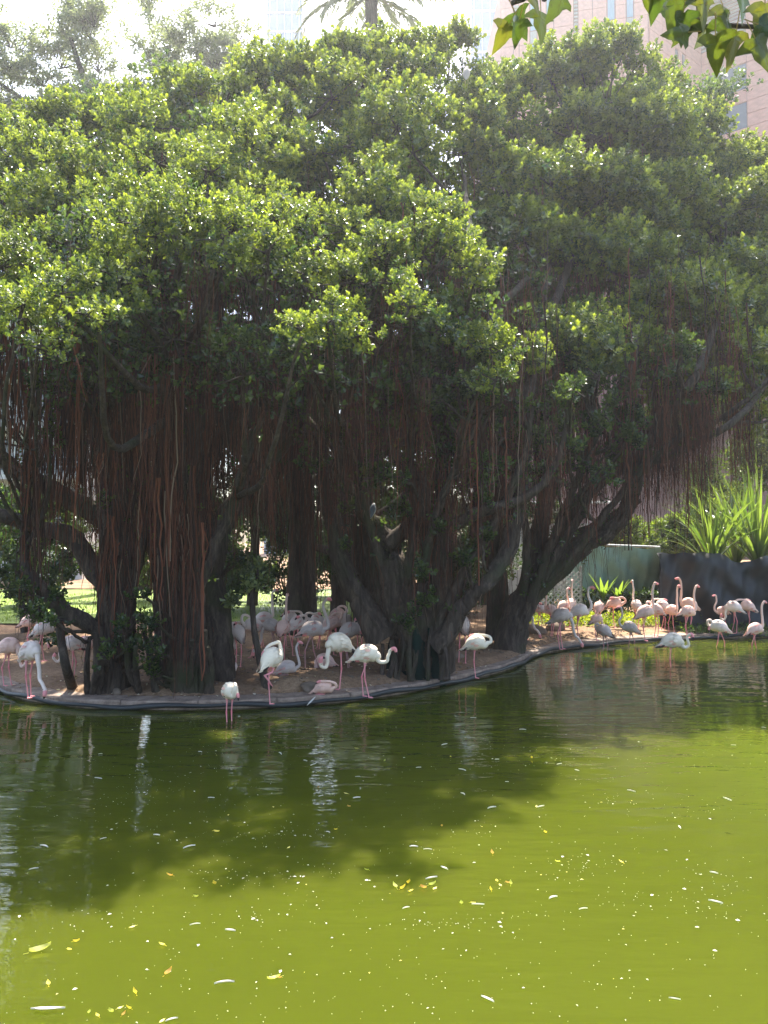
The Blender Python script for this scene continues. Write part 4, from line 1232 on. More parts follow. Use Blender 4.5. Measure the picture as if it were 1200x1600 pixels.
# ------------------------------------------------------------------ right side
# bright low ground cover under the tarpaulin
mb = MB()
n = 900
P = np.stack([rng.uniform(4.0, 9.3, n), rng.uniform(20.6, 22.6, n), rng.uniform(.16, .42, n)], -1)
scatter_leaves(mb, P, rng.normal(0, .4, P.shape) + np.array([0, 0, 1]), rng.uniform(.8, 1.5, n), TMPL_S, (.08, .13, .015), (.30, .34, .04), .5)
n = 500
P = np.stack([rng.uniform(7.5, 14, n), rng.uniform(19.3, 20.3, n), rng.uniform(.14, .30, n)], -1)
scatter_leaves(mb, P, rng.normal(0, .4, P.shape) + np.array([0, 0, 1]), rng.uniform(.7, 1.2, n), TMPL_S, (.03, .07, .02), (.10, .16, .03), .4)
tag(mb.build('ground_cover', M_leaf_soft), 'bright yellow-green ground cover below the green tarpaulin', 'ground cover', kind='stuff')
for k, (u_, v_, lab) in enumerate([(943, 905, 'upright pale green plant standing before the tarpaulin, the taller one'), (966, 912, 'upright pale green plant before the tarpaulin, right of the taller one')]):
    T = empty('broadleaf_plant', G(u_, 962, .15), lab, 'plant', 'upright plants before the tarpaulin')
    base = A(u_, 955, 22.7)
    for q in range(9):
        mb = MB()
        az, L = q * 2.4, rng.uniform(.5, .75) * (1.25 if k == 0 else 1)
        d = np.array([math.cos(az) * .35, math.sin(az) * .35, 1.0])
        tt = np.linspace(0, 1, 6)
        c = base + np.outer(tt, d) * L + np.outer(tt ** 2, [math.cos(az), math.sin(az), -.6]) * .15 + np.array([0, 0, .3])
        wv = np.array([.01, .04, .055, .05, .03, .003]); sd_ = np.array([-math.sin(az), math.cos(az), 0])
        V = np.concatenate([c + sd_ * wv[:, None], c - sd_ * wv[:, None]])
        mb.add(V, [[i_, i_ + 1, 7 + i_, 6 + i_] for i_ in range(5)], (.16, .24, .05))
        mb.build('leaf', M_strap, T)
mb = MB(); n = 420
P = np.stack([rng.uniform(4.6, 8.4, n), rng.uniform(22.5, 23.0, n), rng.uniform(.2, 1.05, n)], -1)
scatter_leaves(mb, P, rng.normal(0, .5, P.shape) + np.array([0, -.5, .7]), rng.uniform(.9, 1.5, n), TMPL_S, (.02, .045, .018), (.07, .11, .04), .3)
tag(mb.build('low_hedge', M_leaf), 'low dark hedge along the foot of the green tarpaulin', 'hedge', kind='thing')

# tarpaulin on a rail
T = empty('tarpaulin_screen', G(970, 962, .15), 'pale green tarpaulin stretched between rails behind the flamingos', 'tarpaulin')
a, e = A(885, 851, 23.5), A(1031, 857, 23.5)
nu, nv = 40, 18
V = np.zeros((nu, nv, 3))
for i_ in range(nu):
    for j_ in range(nv):
        s_, h_ = i_ / (nu - 1), j_ / (nv - 1)
        p = a * (1 - s_) + e * s_
        z = .45 + (p[2] - .45 - .03 * math.sin(s_ * 17)) * h_
        V[i_, j_] = (p[0], p[1] + .06 * math.sin(s_ * 26 + h_ * 3) * (.4 + .6 * (1 - h_)) + .05 * math.sin(h_ * 11 + s_ * 19) + .03 * math.sin(s_ * 55 - h_ * 7) + rng.normal(0, .008), z)
i_, j_ = np.meshgrid(np.arange(nu - 1), np.arange(nv - 1), indexing='ij')
mb = MB(); mb.add(V.reshape(-1, 3), np.stack([i_ * nv + j_, (i_ + 1) * nv + j_, (i_ + 1) * nv + j_ + 1, i_ * nv + j_ + 1], -1).reshape(-1, 4), (.30, .44, .38))
mb.build('sheet', M_tarp, T, smooth=True)
mb = MB(); tube(mb, np.array([a + [-.3, .05, .04], e + [.02, .05, .04]]), .035, 8); mb.build('rail', M_steel, T, smooth=True)
for s_ in (0, .33, .66, 1):
    p = a * (1 - s_) + e * s_
    mb = MB(); tube(mb, np.array([[p[0], p[1] + .09, .1], [p[0], p[1] + .09, p[2] + .05]]), .03, 8); mb.build('post', M_steel, T, smooth=True)

# lattice fence
T = empty('lattice_fence', A(880, 965, 22.4), 'grey diamond lattice fence between the leaning trunk and the tarpaulin', 'fence')
x0, x1, y0 = A(840, 900, 22.4)[0], A(908, 900, 22.4)[0], 22.4
z0, z1 = .2, A(880, 893, 22.4)[2]
for sg in (1, -1):
    x = x0 - (z1 - z0)
    while x < x1 + (z1 - z0):
        pts = []
        xa, xb = (x, x + (z1 - z0)) if sg > 0 else (x + (z1 - z0), x)
        za, zb = z0, z1
        t0, t1 = 0.0, 1.0
        for lim, sgn in ((x0, 1), (x1, -1)):
            da, db = (xa - lim) * sgn, (xb - lim) * sgn
            if da < 0 and db < 0: t0, t1 = 1, 0
            elif da < 0: t0 = max(t0, da / (da - db))
            elif db < 0: t1 = min(t1, da / (da - db))
        if t1 - t0 > .05:
            pa = np.array([xa + (xb - xa) * t0, y0 + .012 * sg, za + (zb - za) * t0]); pb = np.array([xa + (xb - xa) * t1, y0 + .012 * sg, za + (zb - za) * t1])
            d = unit(pb - pa)
            mb = MB(); box(mb, (pa + pb) / 2, (np.linalg.norm(pb - pa), .016, .035), (.42, .44, .44), ax=[d, [0, 1, 0], np.cross(d, [0, 1, 0])])
            mb.build('slat', M_paint, T)
        x += .15
for x in (x0, x1):
    mb = MB(); box(mb, (x, y0 + .05, (z1 + .1) / 2 + .1), (.07, .06, z1), (.3, .3, .29)); mb.build('post', M_paint, T)

# raised bed held back by black shade netting, with strap-leaved plants
T = empty('netted_wall', A(1130, 975, 20.6), 'raised bed wrapped in sagging black shade netting at the right edge', 'planter')
xa, xb = A(1031, 900, 20.6)[0], A(1330, 900, 20.6)[0]
nu, nv = 60, 14
V = np.zeros((nu, nv, 3))
for i_ in range(nu):
    s_ = i_ / (nu - 1)
    x = xa + (xb - xa) * s_
    ztop = np.interp(600 + x / 20.6 * F, [1031, 1060, 1100, 1125, 1160, 1200, 1330], [2.12, 2.12, 2.14, 2.12, 1.84, 2.05, 2.1]) + .02 * math.sin(s_ * 60)
    for j_ in range(nv):
        h_ = j_ / (nv - 1)
        V[i_, j_] = (x, 20.6 + .12 * math.sin(s_ * 14 + 1.5 * h_) * (1 - .5 * h_) + .06 * math.sin(s_ * 33 + h_ * 6) + .045 * math.sin(s_ * 71 - h_ * 9) + .05 * math.sin(h_ * 14 + s_ * 20) + (.14 if j_ == nv - 1 else 0) + rng.normal(0, .012), .1 + (ztop - .1) * h_)
i_, j_ = np.meshgrid(np.arange(nu - 1), np.arange(nv - 1), indexing='ij')
mb = MB(); mb.add(V.reshape(-1, 3), np.stack([i_ * nv + j_, (i_ + 1) * nv + j_, (i_ + 1) * nv + j_ + 1, i_ * nv + j_ + 1], -1).reshape(-1, 4))
mb.build('shade_net', M_black, T, smooth=True)
bed = np.array([[xa + .3, 21.1], [xb, 21.1], [xb, 26.2], [xa * 26.2 / 20.6 + .3, 26.2]])
V = np.concatenate([np.column_stack([bed, np.full(4, .1)]), np.column_stack([bed, np.full(4, 1.8)])])
mb = MB(); mb.add(V, BOXF); mb.build('soil', M_soil, T)
V = np.array([[xa, 20.62, .1], [xa * 26.2 / 20.6, 26.2, .1], [xa * 26.2 / 20.6, 26.2, 2.0], [xa, 20.62, 2.1]]); V = np.concatenate([V, V + np.array([.06, 0, 0])])
mb = MB(); mb.add(V, BOXF); mb.build('side_net', M_black, T)
for k, (u_, Y, nl, Ls, lab) in enumerate([(1112, 21.3, 44, (1.5, 2.5), 'strap-leaved plant with arching blades at the left end of the black netted bed'), (1185, 21.6, 56, (2.2, 3.5), 'tallest strap-leaved plant on the black netted bed, cut by the right edge'), (1150, 22.6, 44, (2.0, 3.1), 'strap-leaved plant on the netted bed, between and behind the other two')]):
    base = A(u_, 875, Y); base[2] = 1.75
    T = empty('strap_leaf_plant', base, lab, 'plant', 'strap-leaved plants on the netted bed')
    for q in range(nl):
        az = q * 2.399 + rng.normal(0, .2)
        L = rng.uniform(*Ls)
        lean = (q / nl) ** .8 * 1.0 + rng.normal(0, .06)
        tt = np.linspace(0, 1, 9)
        out = np.array([math.cos(az), math.sin(az), 0])
        ang = lean * .75 + tt * tt * lean * 1.1
        dl = L / 8
        pts = np.zeros((9, 3))
        for i_ in range(1, 9):
            pts[i_] = pts[i_ - 1] + dl * (out * math.sin(ang[i_]) + np.array([0, 0, math.cos(ang[i_])]))
        pts += base + out * .06
        wv = .05 * np.array([.7, .95, 1, 1, .95, .85, .65, .4, .04])
        sd_ = np.array([-math.sin(az), math.cos(az), 0])
        nrm = np.array([0, 0, 1.0])
        V = np.concatenate([pts + sd_ * wv[:, None] + out * -.012, pts + out * .008, pts - sd_ * wv[:, None] + out * -.012])
        f = [[i_, i_ + 1, 10 + i_, 9 + i_] for i_ in range(8)] + [[9 + i_, 10 + i_, 19 + i_, 18 + i_] for i_ in range(8)]
        t_ = rng.random()
        mb = MB(); mb.add(V, f, np.array([.045, .085, .02]) * (1 - t_) + np.array([.15, .21, .05]) * t_)
        mb.build('leaf', M_strap, T)

# hedge, wall and railing behind
pads = [(np.array([rng.uniform(8.2, 13.5), rng.uniform(28.5, 29.5), rng.uniform(1.4, 3.4)]), np.array([.9, .7, .6]), 130) for q in range(26)]
bushy('background_hedge', (11, 29, .15), [], pads, 'bright sunlit green hedge behind the tarpaulin', TMPL_S, GLO, GHI, 'hedge', M_leaf_soft, 1.5)
pads = [(np.array([rng.uniform(11.0, 19), rng.uniform(32, 35), rng.uniform(2, 10.5)]), np.array([1.4, 1.3, 1.1]), 150) for q in range(34)]
bushy('background_tree', (14.5, 33, .15), [], pads, 'dark green tree behind the strap-leaved plants at the right edge', TMPL_S, DLO, GHI, 'tree', M_leaf_soft, 2.0)
pads = [(np.array([rng.uniform(-32, 9), rng.uniform(36.5, 38), rng.uniform(.6, 3.0)]), np.array([1.5, .9, .9]), 70) for q in range(60)]
bushy('background_hedge', (-12, 37, .15), [], pads, 'long green hedge closing off the far side of the lawn', TMPL_S, (.03, .06, .015), (.12, .18, .03), 'hedge', M_leaf_soft, 2.2)
T = empty('garden_wall', (7, 33, .15), 'pale grey wall with a handrail, glimpsed behind the leaning trunk', 'wall')
mb = MB(); box(mb, (7.3, 33, 1.6), (6.8, .3, 3.0)); mb.build('wall_panel', M_white, T)
mb = MB(); tube(mb, np.array([[3.9, 32.9, 4.1], [10.7, 32.9, 4.1]]), .05, 8); mb.build('handrail', M_white, T)
for x in np.linspace(4.0, 10.6, 8):
    mb = MB(); tube(mb, np.array([[x, 32.9, 3.1], [x, 32.9, 4.06]]), .025, 6); mb.build('baluster', M_white, T)
mb = MB(); box(mb, (7.3, 32.98, 3.14), (6.9, .44, .08)); mb.build('coping', M_white, T)


# ------------------------------------------------------------------ rocks on the bank
def rock(u_, v_, s, label, sh=(1, .8, .6)):
    p = G(u_, v_, .14)
    n1_, n2_ = 14, 9
    th = np.linspace(0, 2 * np.pi, n1_, endpoint=False); ph = np.linspace(.02, math.pi - .02, n2_)
    q = np.array([[math.sin(b_) * math.cos(a_), math.sin(b_) * math.sin(a_), math.cos(b_)] for b_ in ph for a_ in th])
    k = rng.normal(0, 1.6, (5, 3)); w_ = rng.uniform(0, 6, 5)
    q = q * (1 + .12 * np.sin(q @ k.T + w_).sum(1) / 1.5)[:, None] * np.array(sh) * s
    i_, j_ = np.meshgrid(np.arange(n2_ - 1), np.arange(n1_), indexing='ij')
    mb = MB(); mb.add(q, np.stack([i_ * n1_ + j_, i_ * n1_ + n1_ + j_, i_ * n1_ + n1_ + (j_ + 1) % n1_, i_ * n1_ + (j_ + 1) % n1_], -1).reshape(-1, 4))
    o = mb.build('rock', M_rock, smooth=True)
    o.location = p + np.array([0, 0, s * sh[2] * .45]); o.rotation_euler = (0, 0, rng.uniform(0, 6))
    tag(o, label, 'rock', 'rocks on the bank')


rock(833, 991, .26, 'grey rock nearest the leaning trunk, left of the dark one', (1.2, .8, .6))
rock(868, 986, .26, 'dark rounded rock by the feet of the drinking buff flamingo', (1.2, .8, .6))
rock(706, 1032, .22, 'pale rock on the mud just right of the netted trunk', (1.1, .8, .6))
rock(182, 1084, .07, 'small pale stone on the kerb in front of the left trunk', (1, .8, .8))
rock(483, 1078, .13, 'flat brown rock half buried in the mud left of the sleeping peach flamingo', (1.5, 1, .6))
rock(463, 1069, .16, 'brown rock in the mud between the sapling and the sleeping peach flamingo', (1.3, 1, .5))
# pebbles and leaf litter
mb = MB()
n = 900
px_ = np.concatenate([rng.uniform(-5.5, 3.5, 620), rng.uniform(2.6, 6.5, 280)]); pt = np.concatenate([rng.uniform(.46, 5, 620), rng.uniform(.46, 1.2, 280)])
py_ = edge_y(px_) + pt
pz_ = ground_z(px_, py_)
for x, y, z in zip(px_, py_, pz_):
    s = rng.uniform(.012, .035)
    box(mb, (x, y, z + s * .2), (s * rng.uniform(1, 1.8), s, s * .6), np.array([.30, .24, .19]) * rng.uniform(.4, 1.9), rz=rng.uniform(0, 3))
tag(mb.build('pebbles', M_rock), 'pebbles and wood chips strewn over the muddy bank', 'pebbles', kind='stuff')
mb = MB()
n = 1500
px_ = rng.uniform(-6, 4.2, n); py_ = edge_y(px_) + rng.uniform(.2, 5.5, n)
pz_ = np.where(py_ - edge_y(px_) > .43, ground_z(px_, py_), .132)
P = np.stack([px_, py_, pz_ + .012], -1)
t_ = leaf_template(1, .08, .035, (80, 80), 0)
C0 = rng.random(n)
for lo_, hi_, sel in (((.12, .07, .03), (.30, .20, .08), C0 < .8), ((.5, .45, .4), (.7, .65, .6), C0 >= .8)):
    scatter_leaves(mb, P[sel], rng.normal(0, .25, (sel.sum(), 3)) + np.array([0, 0, 1]), rng.uniform(.5, 1.1, sel.sum()), t_, lo_, hi_, .2)
tag(mb.build('leaf_litter', M_leaf_soft), 'fallen leaves and feathers littering the bank', 'litter', kind='stuff')


# ------------------------------------------------------------------ things afloat
def floating_leaf_mesh(L, W, col, curl):
    mb = MB()
    t_ = np.linspace(0, 1, 7); wv = W * np.array([.04, .6, .95, 1, .8, .45, .02]) / 2
    z = .004 + curl * (t_ - .4) ** 2
    V = np.concatenate([np.stack([t_ * L, wv, z + curl * .3], -1), np.stack([t_ * L, 0 * wv, z], -1), np.stack([t_ * L, -wv, z + curl * .2], -1)])
    mb.add(V, [[i_, i_ + 1, 8 + i_, 7 + i_] for i_ in range(6)] + [[7 + i_, 8 + i_, 15 + i_, 14 + i_] for i_ in range(6)], col)
    tube(mb, np.array([[-.25 * L, 0, .004], [0, 0, .005]]), .0012, 4, col)
    return mb.mesh('floating_leaf', M_leaf_soft)


def feather_mesh(L, W, bend):
    mb = MB()
    t_ = np.linspace(0, 1, 10)
    y = bend * (t_ ** 2)
    wv = W / 2 * np.array([.05, .2, .75, 1, .95, 1, .9, .75, .5, .03])
    z = .005 + .02 * L * np.sin(t_ * 3.1)
    V = np.concatenate([np.stack([t_ * L, y + wv, z + .008], -1), np.stack([t_ * L, y, z], -1), np.stack([t_ * L, y - wv, z + .008], -1)])
    mb.add(V, [[i_, i_ + 1, 11 + i_, 10 + i_] for i_ in range(9)] + [[10 + i_, 11 + i_, 21 + i_, 20 + i_] for i_ in range(9)], (.66, .62, .54))
    tube(mb, np.stack([t_ * L, y, z + .002], -1), .0016, 4, (.85, .8, .75))
    return mb.mesh('floating_feather', M_paint)


LEAFM = [floating_leaf_mesh(.075, .034, c, cu) for c, cu in (((.55, .42, .05), .06), ((.60, .50, .10), .03), ((.45, .26, .07), .05), ((.35, .38, .08), .05), ((.62, .55, .22), .02))]
FEAM = [feather_mesh(.085, .015, .012), feather_mesh(.065, .016, -.015), feather_mesh(.10, .013, .018)]
LEAF_PX = [(625, 1390), (645, 1391), (657, 1386), (670, 1384), (682, 1387), (640, 1378), (775, 1375), (790, 1379), (798, 1384), (780, 1382), (768, 1393), (974, 1349), (770, 1336), (875, 1347), (212, 1447), (114, 1472), (105, 1483), (257, 1525), (170, 1579), (183, 1577), (205, 1577), (155, 1590), (190, 1588), (140, 1580),
           (257, 1593), (213, 1555), (334, 1299), (543, 1260), (576, 1360), (449, 1326), (333, 1380), (258, 1478), (440, 1528), (302, 1401), (838, 1262), (850, 1300), (735, 1411), (270, 1369), (600, 1190), (560, 1170), (830, 1184), (705, 1183), (690, 1290), (720, 1410), (544, 1241), (527, 1296), (76, 1541), (497, 1230)]
FEA_PX = [(325, 1247), (480, 1190), (485, 1197), (515, 1222), (518, 1229), (313, 1444), (156, 1312), (250, 1306), (148, 1216), (75, 1325), (256, 1162), (440, 1180), (690, 1165), (780, 1187), (735, 1122), (822, 1141), (720, 1240), (728, 1205), (840, 1262), (905, 1205), (1130, 1247), (1060, 1291), (640, 1324), (675, 1328), (665, 1375), (700, 1360), (737, 1414), (640, 1418), (858, 1406), (918, 1420), (1107, 1408),
          (1122, 1366), (980, 1235), (775, 1262), (510, 1300), (305, 1322), (650, 1200), (795, 1222), (870, 1195), (1150, 1165), (1190, 1137), (60, 1357), (498, 1245), (563, 1247), (555, 1214), (160, 1178), (310, 1175), (366, 1536), (752, 1558), (368, 1456), (1045, 1560), (278, 1592)]
LEAF_BIG = [(45, 1490, .12, 'large curled yellow-green leaf floating in the lower left of the pond'), (438, 1527, .08, 'pale yellow leaf with long stalk floating low in the sunlit water'), (620, 1389, .07, 'yellow leaf at the left end of the floating row of yellow leaves')]
for k, (u_, v_) in enumerate(LEAF_PX):
    o = link('floating_leaf', LEAFM[k % 5]); o.location = G(u_, v_, .003); o.rotation_euler = (0, 0, rng.uniform(0, 6.28)); s = rng.uniform(.4, .8); o.scale = (s, s, s)
    tag(o, 'small yellowish leaf floating on the green pond', 'leaf', 'small leaves afloat on the pond')
for u_, v_, L, lab in LEAF_BIG:
    o = link('floating_leaf', floating_leaf_mesh(L, L * .42, (.40, .40, .12), .5 * L)); o.location = G(u_, v_, .004); o.rotation_euler = (0, 0, rng.uniform(0, 6)); tag(o, lab, 'leaf')
for k, (u_, v_) in enumerate(FEA_PX):
    o = link('floating_feather', FEAM[k % 3]); o.location = G(u_, v_, .003); o.rotation_euler = (0, 0, rng.normal(0, .5) + (math.pi if k % 2 else 0)); s = rng.uniform(.5, 1.1); o.scale = (s, s, s)
    tag(o, 'small white feather floating on the green pond', 'feather', 'small feathers afloat on the pond')
o = link('floating_feather', feather_mesh(.17, .022, .05)); o.location = G(48, 1578, .004); o.rotation_euler = (0, 0, -.25); tag(o, 'large white feather floating at the lower left edge of the pond', 'feather')
o = link('floating_feather', feather_mesh(.2, .05, .06)); o.location = G(480, 1103, .03); o.rotation_euler = (0, -.5, .6); tag(o, 'upturned white feather lying at the waterline below the sleeping peach flamingo', 'feather')
mb = MB()
n = 2100
uu = rng.uniform(-20, 1220, n); vv = rng.uniform(1110, 1600, n)
cl = rng.integers(0, 46, n); ccu = rng.uniform(100, 1150, 46); ccv = 1130 + 330 * rng.random(46)
sel = rng.random(n) < .5
uu[sel] = ccu[cl[sel]] + rng.normal(0, 45, sel.sum()); vv[sel] = ccv[cl[sel]] + rng.normal(0, 9, sel.sum())
dens = np.interp(uu, [0, 300, 900, 1200], [.55, 1, .9, .5])
P = np.array([G(a_, b_, .004) for a_, b_ in zip(uu, vv)])
ok = (rng.random(n) < dens) & (P[:, 1] < edge_y(P[:, 0]) - .1)
P = P[ok]
for p in P:
    s = rng.choice([.003, .005, .009, .015], p=[.55, .3, .11, .04]); a_ = rng.uniform(0, 3.1)
    d = np.array([math.cos(a_), math.sin(a_), 0]) * s; e_ = np.array([-math.sin(a_), math.cos(a_), 0]) * s * rng.uniform(.3, .8)
    c = np.array([.75, .72, .62]) if rng.random() < .9 else np.array([.55, .46, .15])
    mb.add([p - d, p - e_ + [0, 0, .003], p + d, p + e_ + [0, 0, .003]], [[0, 1, 2, 3]], c * rng.uniform(.35, .9))
tag(mb.build('floating_debris', M_paint), 'tiny specks of down and blossom floating on the pond', 'debris', kind='stuff')

# ------------------------------------------------------------------ far trees and buildings
# airy tree at the upper left, its leaf colour paled to imitate haze
pads = []
for q in range(70):
    u_, v_ = rng.uniform(-120, 400), rng.uniform(0, 210)
    if v_ < np.interp(u_, [-120, 0, 60, 75, 150, 350, 400], [-20, 20, 25, -5, -30, 0, 60]): continue
    pads.append((A(u_, v_, 36 + rng.normal(0, 1.2)), np.array([1.8, 1.4, .8]), 85))
bushy('feathery_tree', (-11.5, 36, .15), [[(215, 922, 36, .5), (205, 600, 36, .42), (190, 300, 36, .32), (150, 180, 36, .22), (110, 60, 36, .1)], [(190, 300, 36, .24), (230, 160, 36.3, .16), (290, 60, 36.5, .08)], [(190, 320, 36, .2), (90, 200, 35.6, .14), (0, 130, 35.5, .08)]], pads,
      'tall airy tree with fine foliage paled by painted-in haze, rising behind the crown at the upper left', leaf_template(9, .12, .04), (.11, .14, .10), (.26, .30, .20), 'tree', M_leaf_soft, 2.0)
pads = [(np.array([rng.uniform(12.0, 19), rng.uniform(26.5, 29), rng.uniform(9, 18.4)]), np.array([1.1, 1.0, .8]), 120) for q in range(34)]
pads = [p for p in pads if p[0][2] < np.interp(p[0][0], [12, 13.5, 15.5, 20], [14, 17.4, 18.2, 18.5])]
bushy('tall_shrub_tree', (16, 28, .15), [[(1300, 970, 28, .3), (1290, 600, 28, .22), (1270, 300, 28, .1)]], pads, 'yellow-green tree with small leaves beneath the pink building at the right edge', leaf_template(8, .10, .04), (.10, .11, .02), (.26, .25, .05), 'tree', M_leaf_soft, 1.5)

# palm
PB = A(580, -6, 36.0)
T = empty('palm_tree', (PB[0], PB[1], .15), 'feather palm whose drooping fronds show above the crown at the top edge', 'palm')
mb = MB(); tube(mb, np.array([[PB[0] + .1, 36, 0], [PB[0] + .05, 36, PB[2] * .5], [PB[0], 36, PB[2] - .1]]), [.28, .22, .3], 12, lump=.03); mb.build('trunk', M_bark, T, smooth=True)
for q in range(22):
    az = q * 2.399; el0 = R(75 - 95 * (q / 21) ** .9); L = rng.uniform(4.0, 5.4)
    n = 14
    pts = [PB + np.array([0, 0, .1])]
    for i_ in range(n):
        ang = el0 - (i_ / n) ** 1.4 * R(75)
        pts.append(pts[-1] + L / n * np.array([math.cos(az) * math.cos(ang), math.sin(az) * math.cos(ang), math.sin(ang)]))
    pts = np.array(pts)
    mb = MB()
    tube(mb, pts, np.linspace(.035, .008, len(pts)), 5, (.20, .20, .10))
    side = np.array([-math.sin(az), math.cos(az), 0])
    fine = catmull(pts, 3)
    for i_ in range(4, len(fine)):
        tg = unit(fine[i_] - fine[i_ - 1])
        l_ = 1.0 * math.sin(math.pi * (.12 + .86 * i_ / len(fine)))
        for s_ in (-1, 1):
            d = unit(side * s_ * .8 + tg * .55 + np.array([0, 0, -.35]) + rng.normal(0, .08, 3))
            tip = fine[i_] + d * l_ + np.array([0, 0, -.25 * l_])
            m_ = fine[i_] + d * l_ * .55
            wv = tg * .03
            mb.add([fine[i_], m_ + wv, tip, m_ - wv], [[0, 1, 2], [0, 2, 3]], np.array([.17, .20, .12]) * rng.uniform(.7, 1.3))
    mb.build('frond', M_leaf_soft, T)

# pink granite office block: visible part of the facade clad piece by piece
BY = 72.0
T = empty('office_building', (28, 80, 0), 'pink granite office block with slit windows at the upper right', 'building')


def wx(u_, Y=BY): return (u_ - 600) / F * Y
def wz(v_, Y=BY): return CAMZ + (845 - v_) / F * Y * 1.0


xA0, xA1 = wx(795), wx(1023)
# faces: front A, turning back along B to the corner, then recessed front C
A0 = np.array([xA0, BY + 3.0]); A1 = np.array([xA1, BY]); C0_ = np.array([wx(1105, 78), 78.0]); C1_ = np.array([wx(1330, 70), 70.0])
mb = MB()
poly = np.array([A0, A1, C0_, C1_, [C1_[0], 100], [A0[0], 100]])
V = np.concatenate([np.column_stack([poly, np.zeros(6)]), np.column_stack([poly, np.full(6, 58.0)])])
mb.add(V, [[q, (q + 1) % 6, 6 + (q + 1) % 6, 6 + q] for q in range(6)])
mb.add(V, [[6, 7, 8, 9], [6, 9, 10, 11]])
mb.build('core', M_pinkjoint, T)
PANEL = MB(); box(PANEL, (0, 0, 0), (1, 1, 1)); PANEL = PANEL.mesh('panel', M_pink)
GLASS = MB(); box(GLASS, (0, 0, 0), (1, 1, 1)); GLASS = GLASS.mesh('pane', M_glass)
GREY = MB(); box(GREY, (0, 0, 0), (1, 1, 1)); GREY = GREY.mesh('spandrel', M_louver)
DARK = MB(); box(DARK, (0, 0, 0), (1, 1, 1)); DARK = DARK.mesh('pane', M_greyglass)


def piece(name, me, P0, P1, s0, s1, z0, z1, thick, out):
    d = (P1 - P0) / np.linalg.norm(P1 - P0); nrm = np.array([d[1], -d[0]])
    c = P0 + d * (s0 + s1) / 2 + nrm * out
    o = bpy.data.objects.new(name, me); COL.objects.link(o)
    o.parent = T; o.matrix_parent_inverse = Matrix.Translation(-T.location)
    o.location = (c[0], c[1], (z0 + z1) / 2); o.rotation_euler = (0, 0, math.atan2(d[1], d[0])); o.scale = (s1 - s0, thick, z1 - z0)
    return o


def facade(P0, P1, zlo, zhi, ph, pw, wins, name='panel'):
    """Panels with open joints; wins = (s0, s1, z0, z1, kind) are left clear and glazed."""
    L = np.linalg.norm(P1 - P0)
    cuts = sorted({0.0, L} | {w_[0] for w_ in wins} | {w_[1] for w_ in wins})
    cs = []
    for a_, b_ in zip(cuts[:-1], cuts[1:]):
        k = max(1, round((b_ - a_) / pw)); cs += [(a_ + (b_ - a_) * q / k, a_ + (b_ - a_) * (q + 1) / k) for q in range(k)]
    nz = int(round((zhi - zlo) / ph))
    for a_, b_ in cs:
        for q in range(nz):
            z0, z1 = zlo + q * ph, zlo + (q + 1) * ph
            m_ = [w_ for w_ in wins if w_[0] - .01 <= a_ and b_ <= w_[1] + .01 and w_[2] - .01 <= (z0 + z1) / 2 <= w_[3] + .01]
            if not m_ and b_ - a_ > .1:
                piece('panel', PANEL, P0, P1, a_ + .03, b_ - .03, z0 + .03, z1 - .03, .16, .06)
    for (a_, b_, z0, z1, k) in wins:
        if k == 'glass': piece('pane', GLASS, P0, P1, a_ + .08, b_ - .08, z0 + .08, z1 - .08, .05, -.0 + .03)
        elif k == 'dark': piece('pane', DARK, P0, P1, a_ + .06, b_ - .06, z0 + .06, z1 - .06, .05, .03)
        elif k == 'grey': piece('spandrel', GREY, P0, P1, a_ + .06, b_ - .06, z0 + .06, z1 - .06, .1, .05)
        elif k == 'louver':
            zz = z0 + .1
            while zz < z1:
                piece('louver_blade', GREY, P0, P1, a_ + .04, b_ - .04, zz, zz + .16, .22, .05); zz += .36


LA = np.linalg.norm(A1 - A0)
def sA(u_): return (u_ - 795) / (1023 - 795) * LA
PH = 1.32
Z0 = 33.0
def zq(v_): return Z0 + round((wz(v_, BY + 1) - Z0) / PH) * PH
WA = []
for (ua, ub, va, vb_, k) in [(841, 853, -60, 18, 'glass'), (841, 853, 18, 30, 'grey'), (841, 853, 45, 60, 'glass'), (841, 853, 60, 75, 'grey'), (815, 824, 55, 78, 'louver'), (815, 824, -20, 18, 'louver'), (867, 879, 20, 50, 'glass'), (867, 879, 50, 72, 'grey'), (867, 879, -60, -10, 'glass'), (910, 917, -60, 48, 'louver'), (961, 974, -60, 22, 'glass'), (961, 974, 22, 44, 'grey'),
                             (990, 1002, -60, 14, 'glass'), (990, 1002, 14, 34, 'grey'), (990, 1002, 68, 86, 'glass')]:
    WA.append((sA(ua), sA(ub), zq(vb_), zq(va), k))
facade(A0, A1, Z0, Z0 + PH * 18, PH, 1.75, WA)
LB = np.linalg.norm(C0_ - A1)
def sB(u_): return (u_ - 1023) / (1105 - 1023) * LB
def zb(v_): return Z0 + round((wz(v_, 75) - Z0) / PH) * PH
facade(A1, C0_, Z0, Z0 + PH * 18, PH, 2.2, [(sB(1062), sB(1068), zb(88), zb(66), 'dark'), (sB(1073), sB(1079), zb(88), zb(66), 'dark'), (sB(1062), sB(1068), zb(155), zb(134), 'dark'), (sB(1073), sB(1079), zb(155), zb(134), 'dark'), (sB(1062), sB(1068), zb(12), zb(-10), 'dark'), (sB(1073), sB(1079), zb(12), zb(-10), 'dark')])
LC = np.linalg.norm(C1_ - C0_)
def sC(u_): return (u_ - 1105) / (1330 - 1105) * LC
WC = [(sC(1108), sC(1185), zb(36), zb(-40), 'louver'), (sC(1108), sC(1185), zb(122), zb(80), 'dark'), (sC(1108), sC(1185), zb(190), zb(146), 'dark')]
facade(C0_, C1_, Z0, Z0 + PH * 18, PH, 2.4, WC)
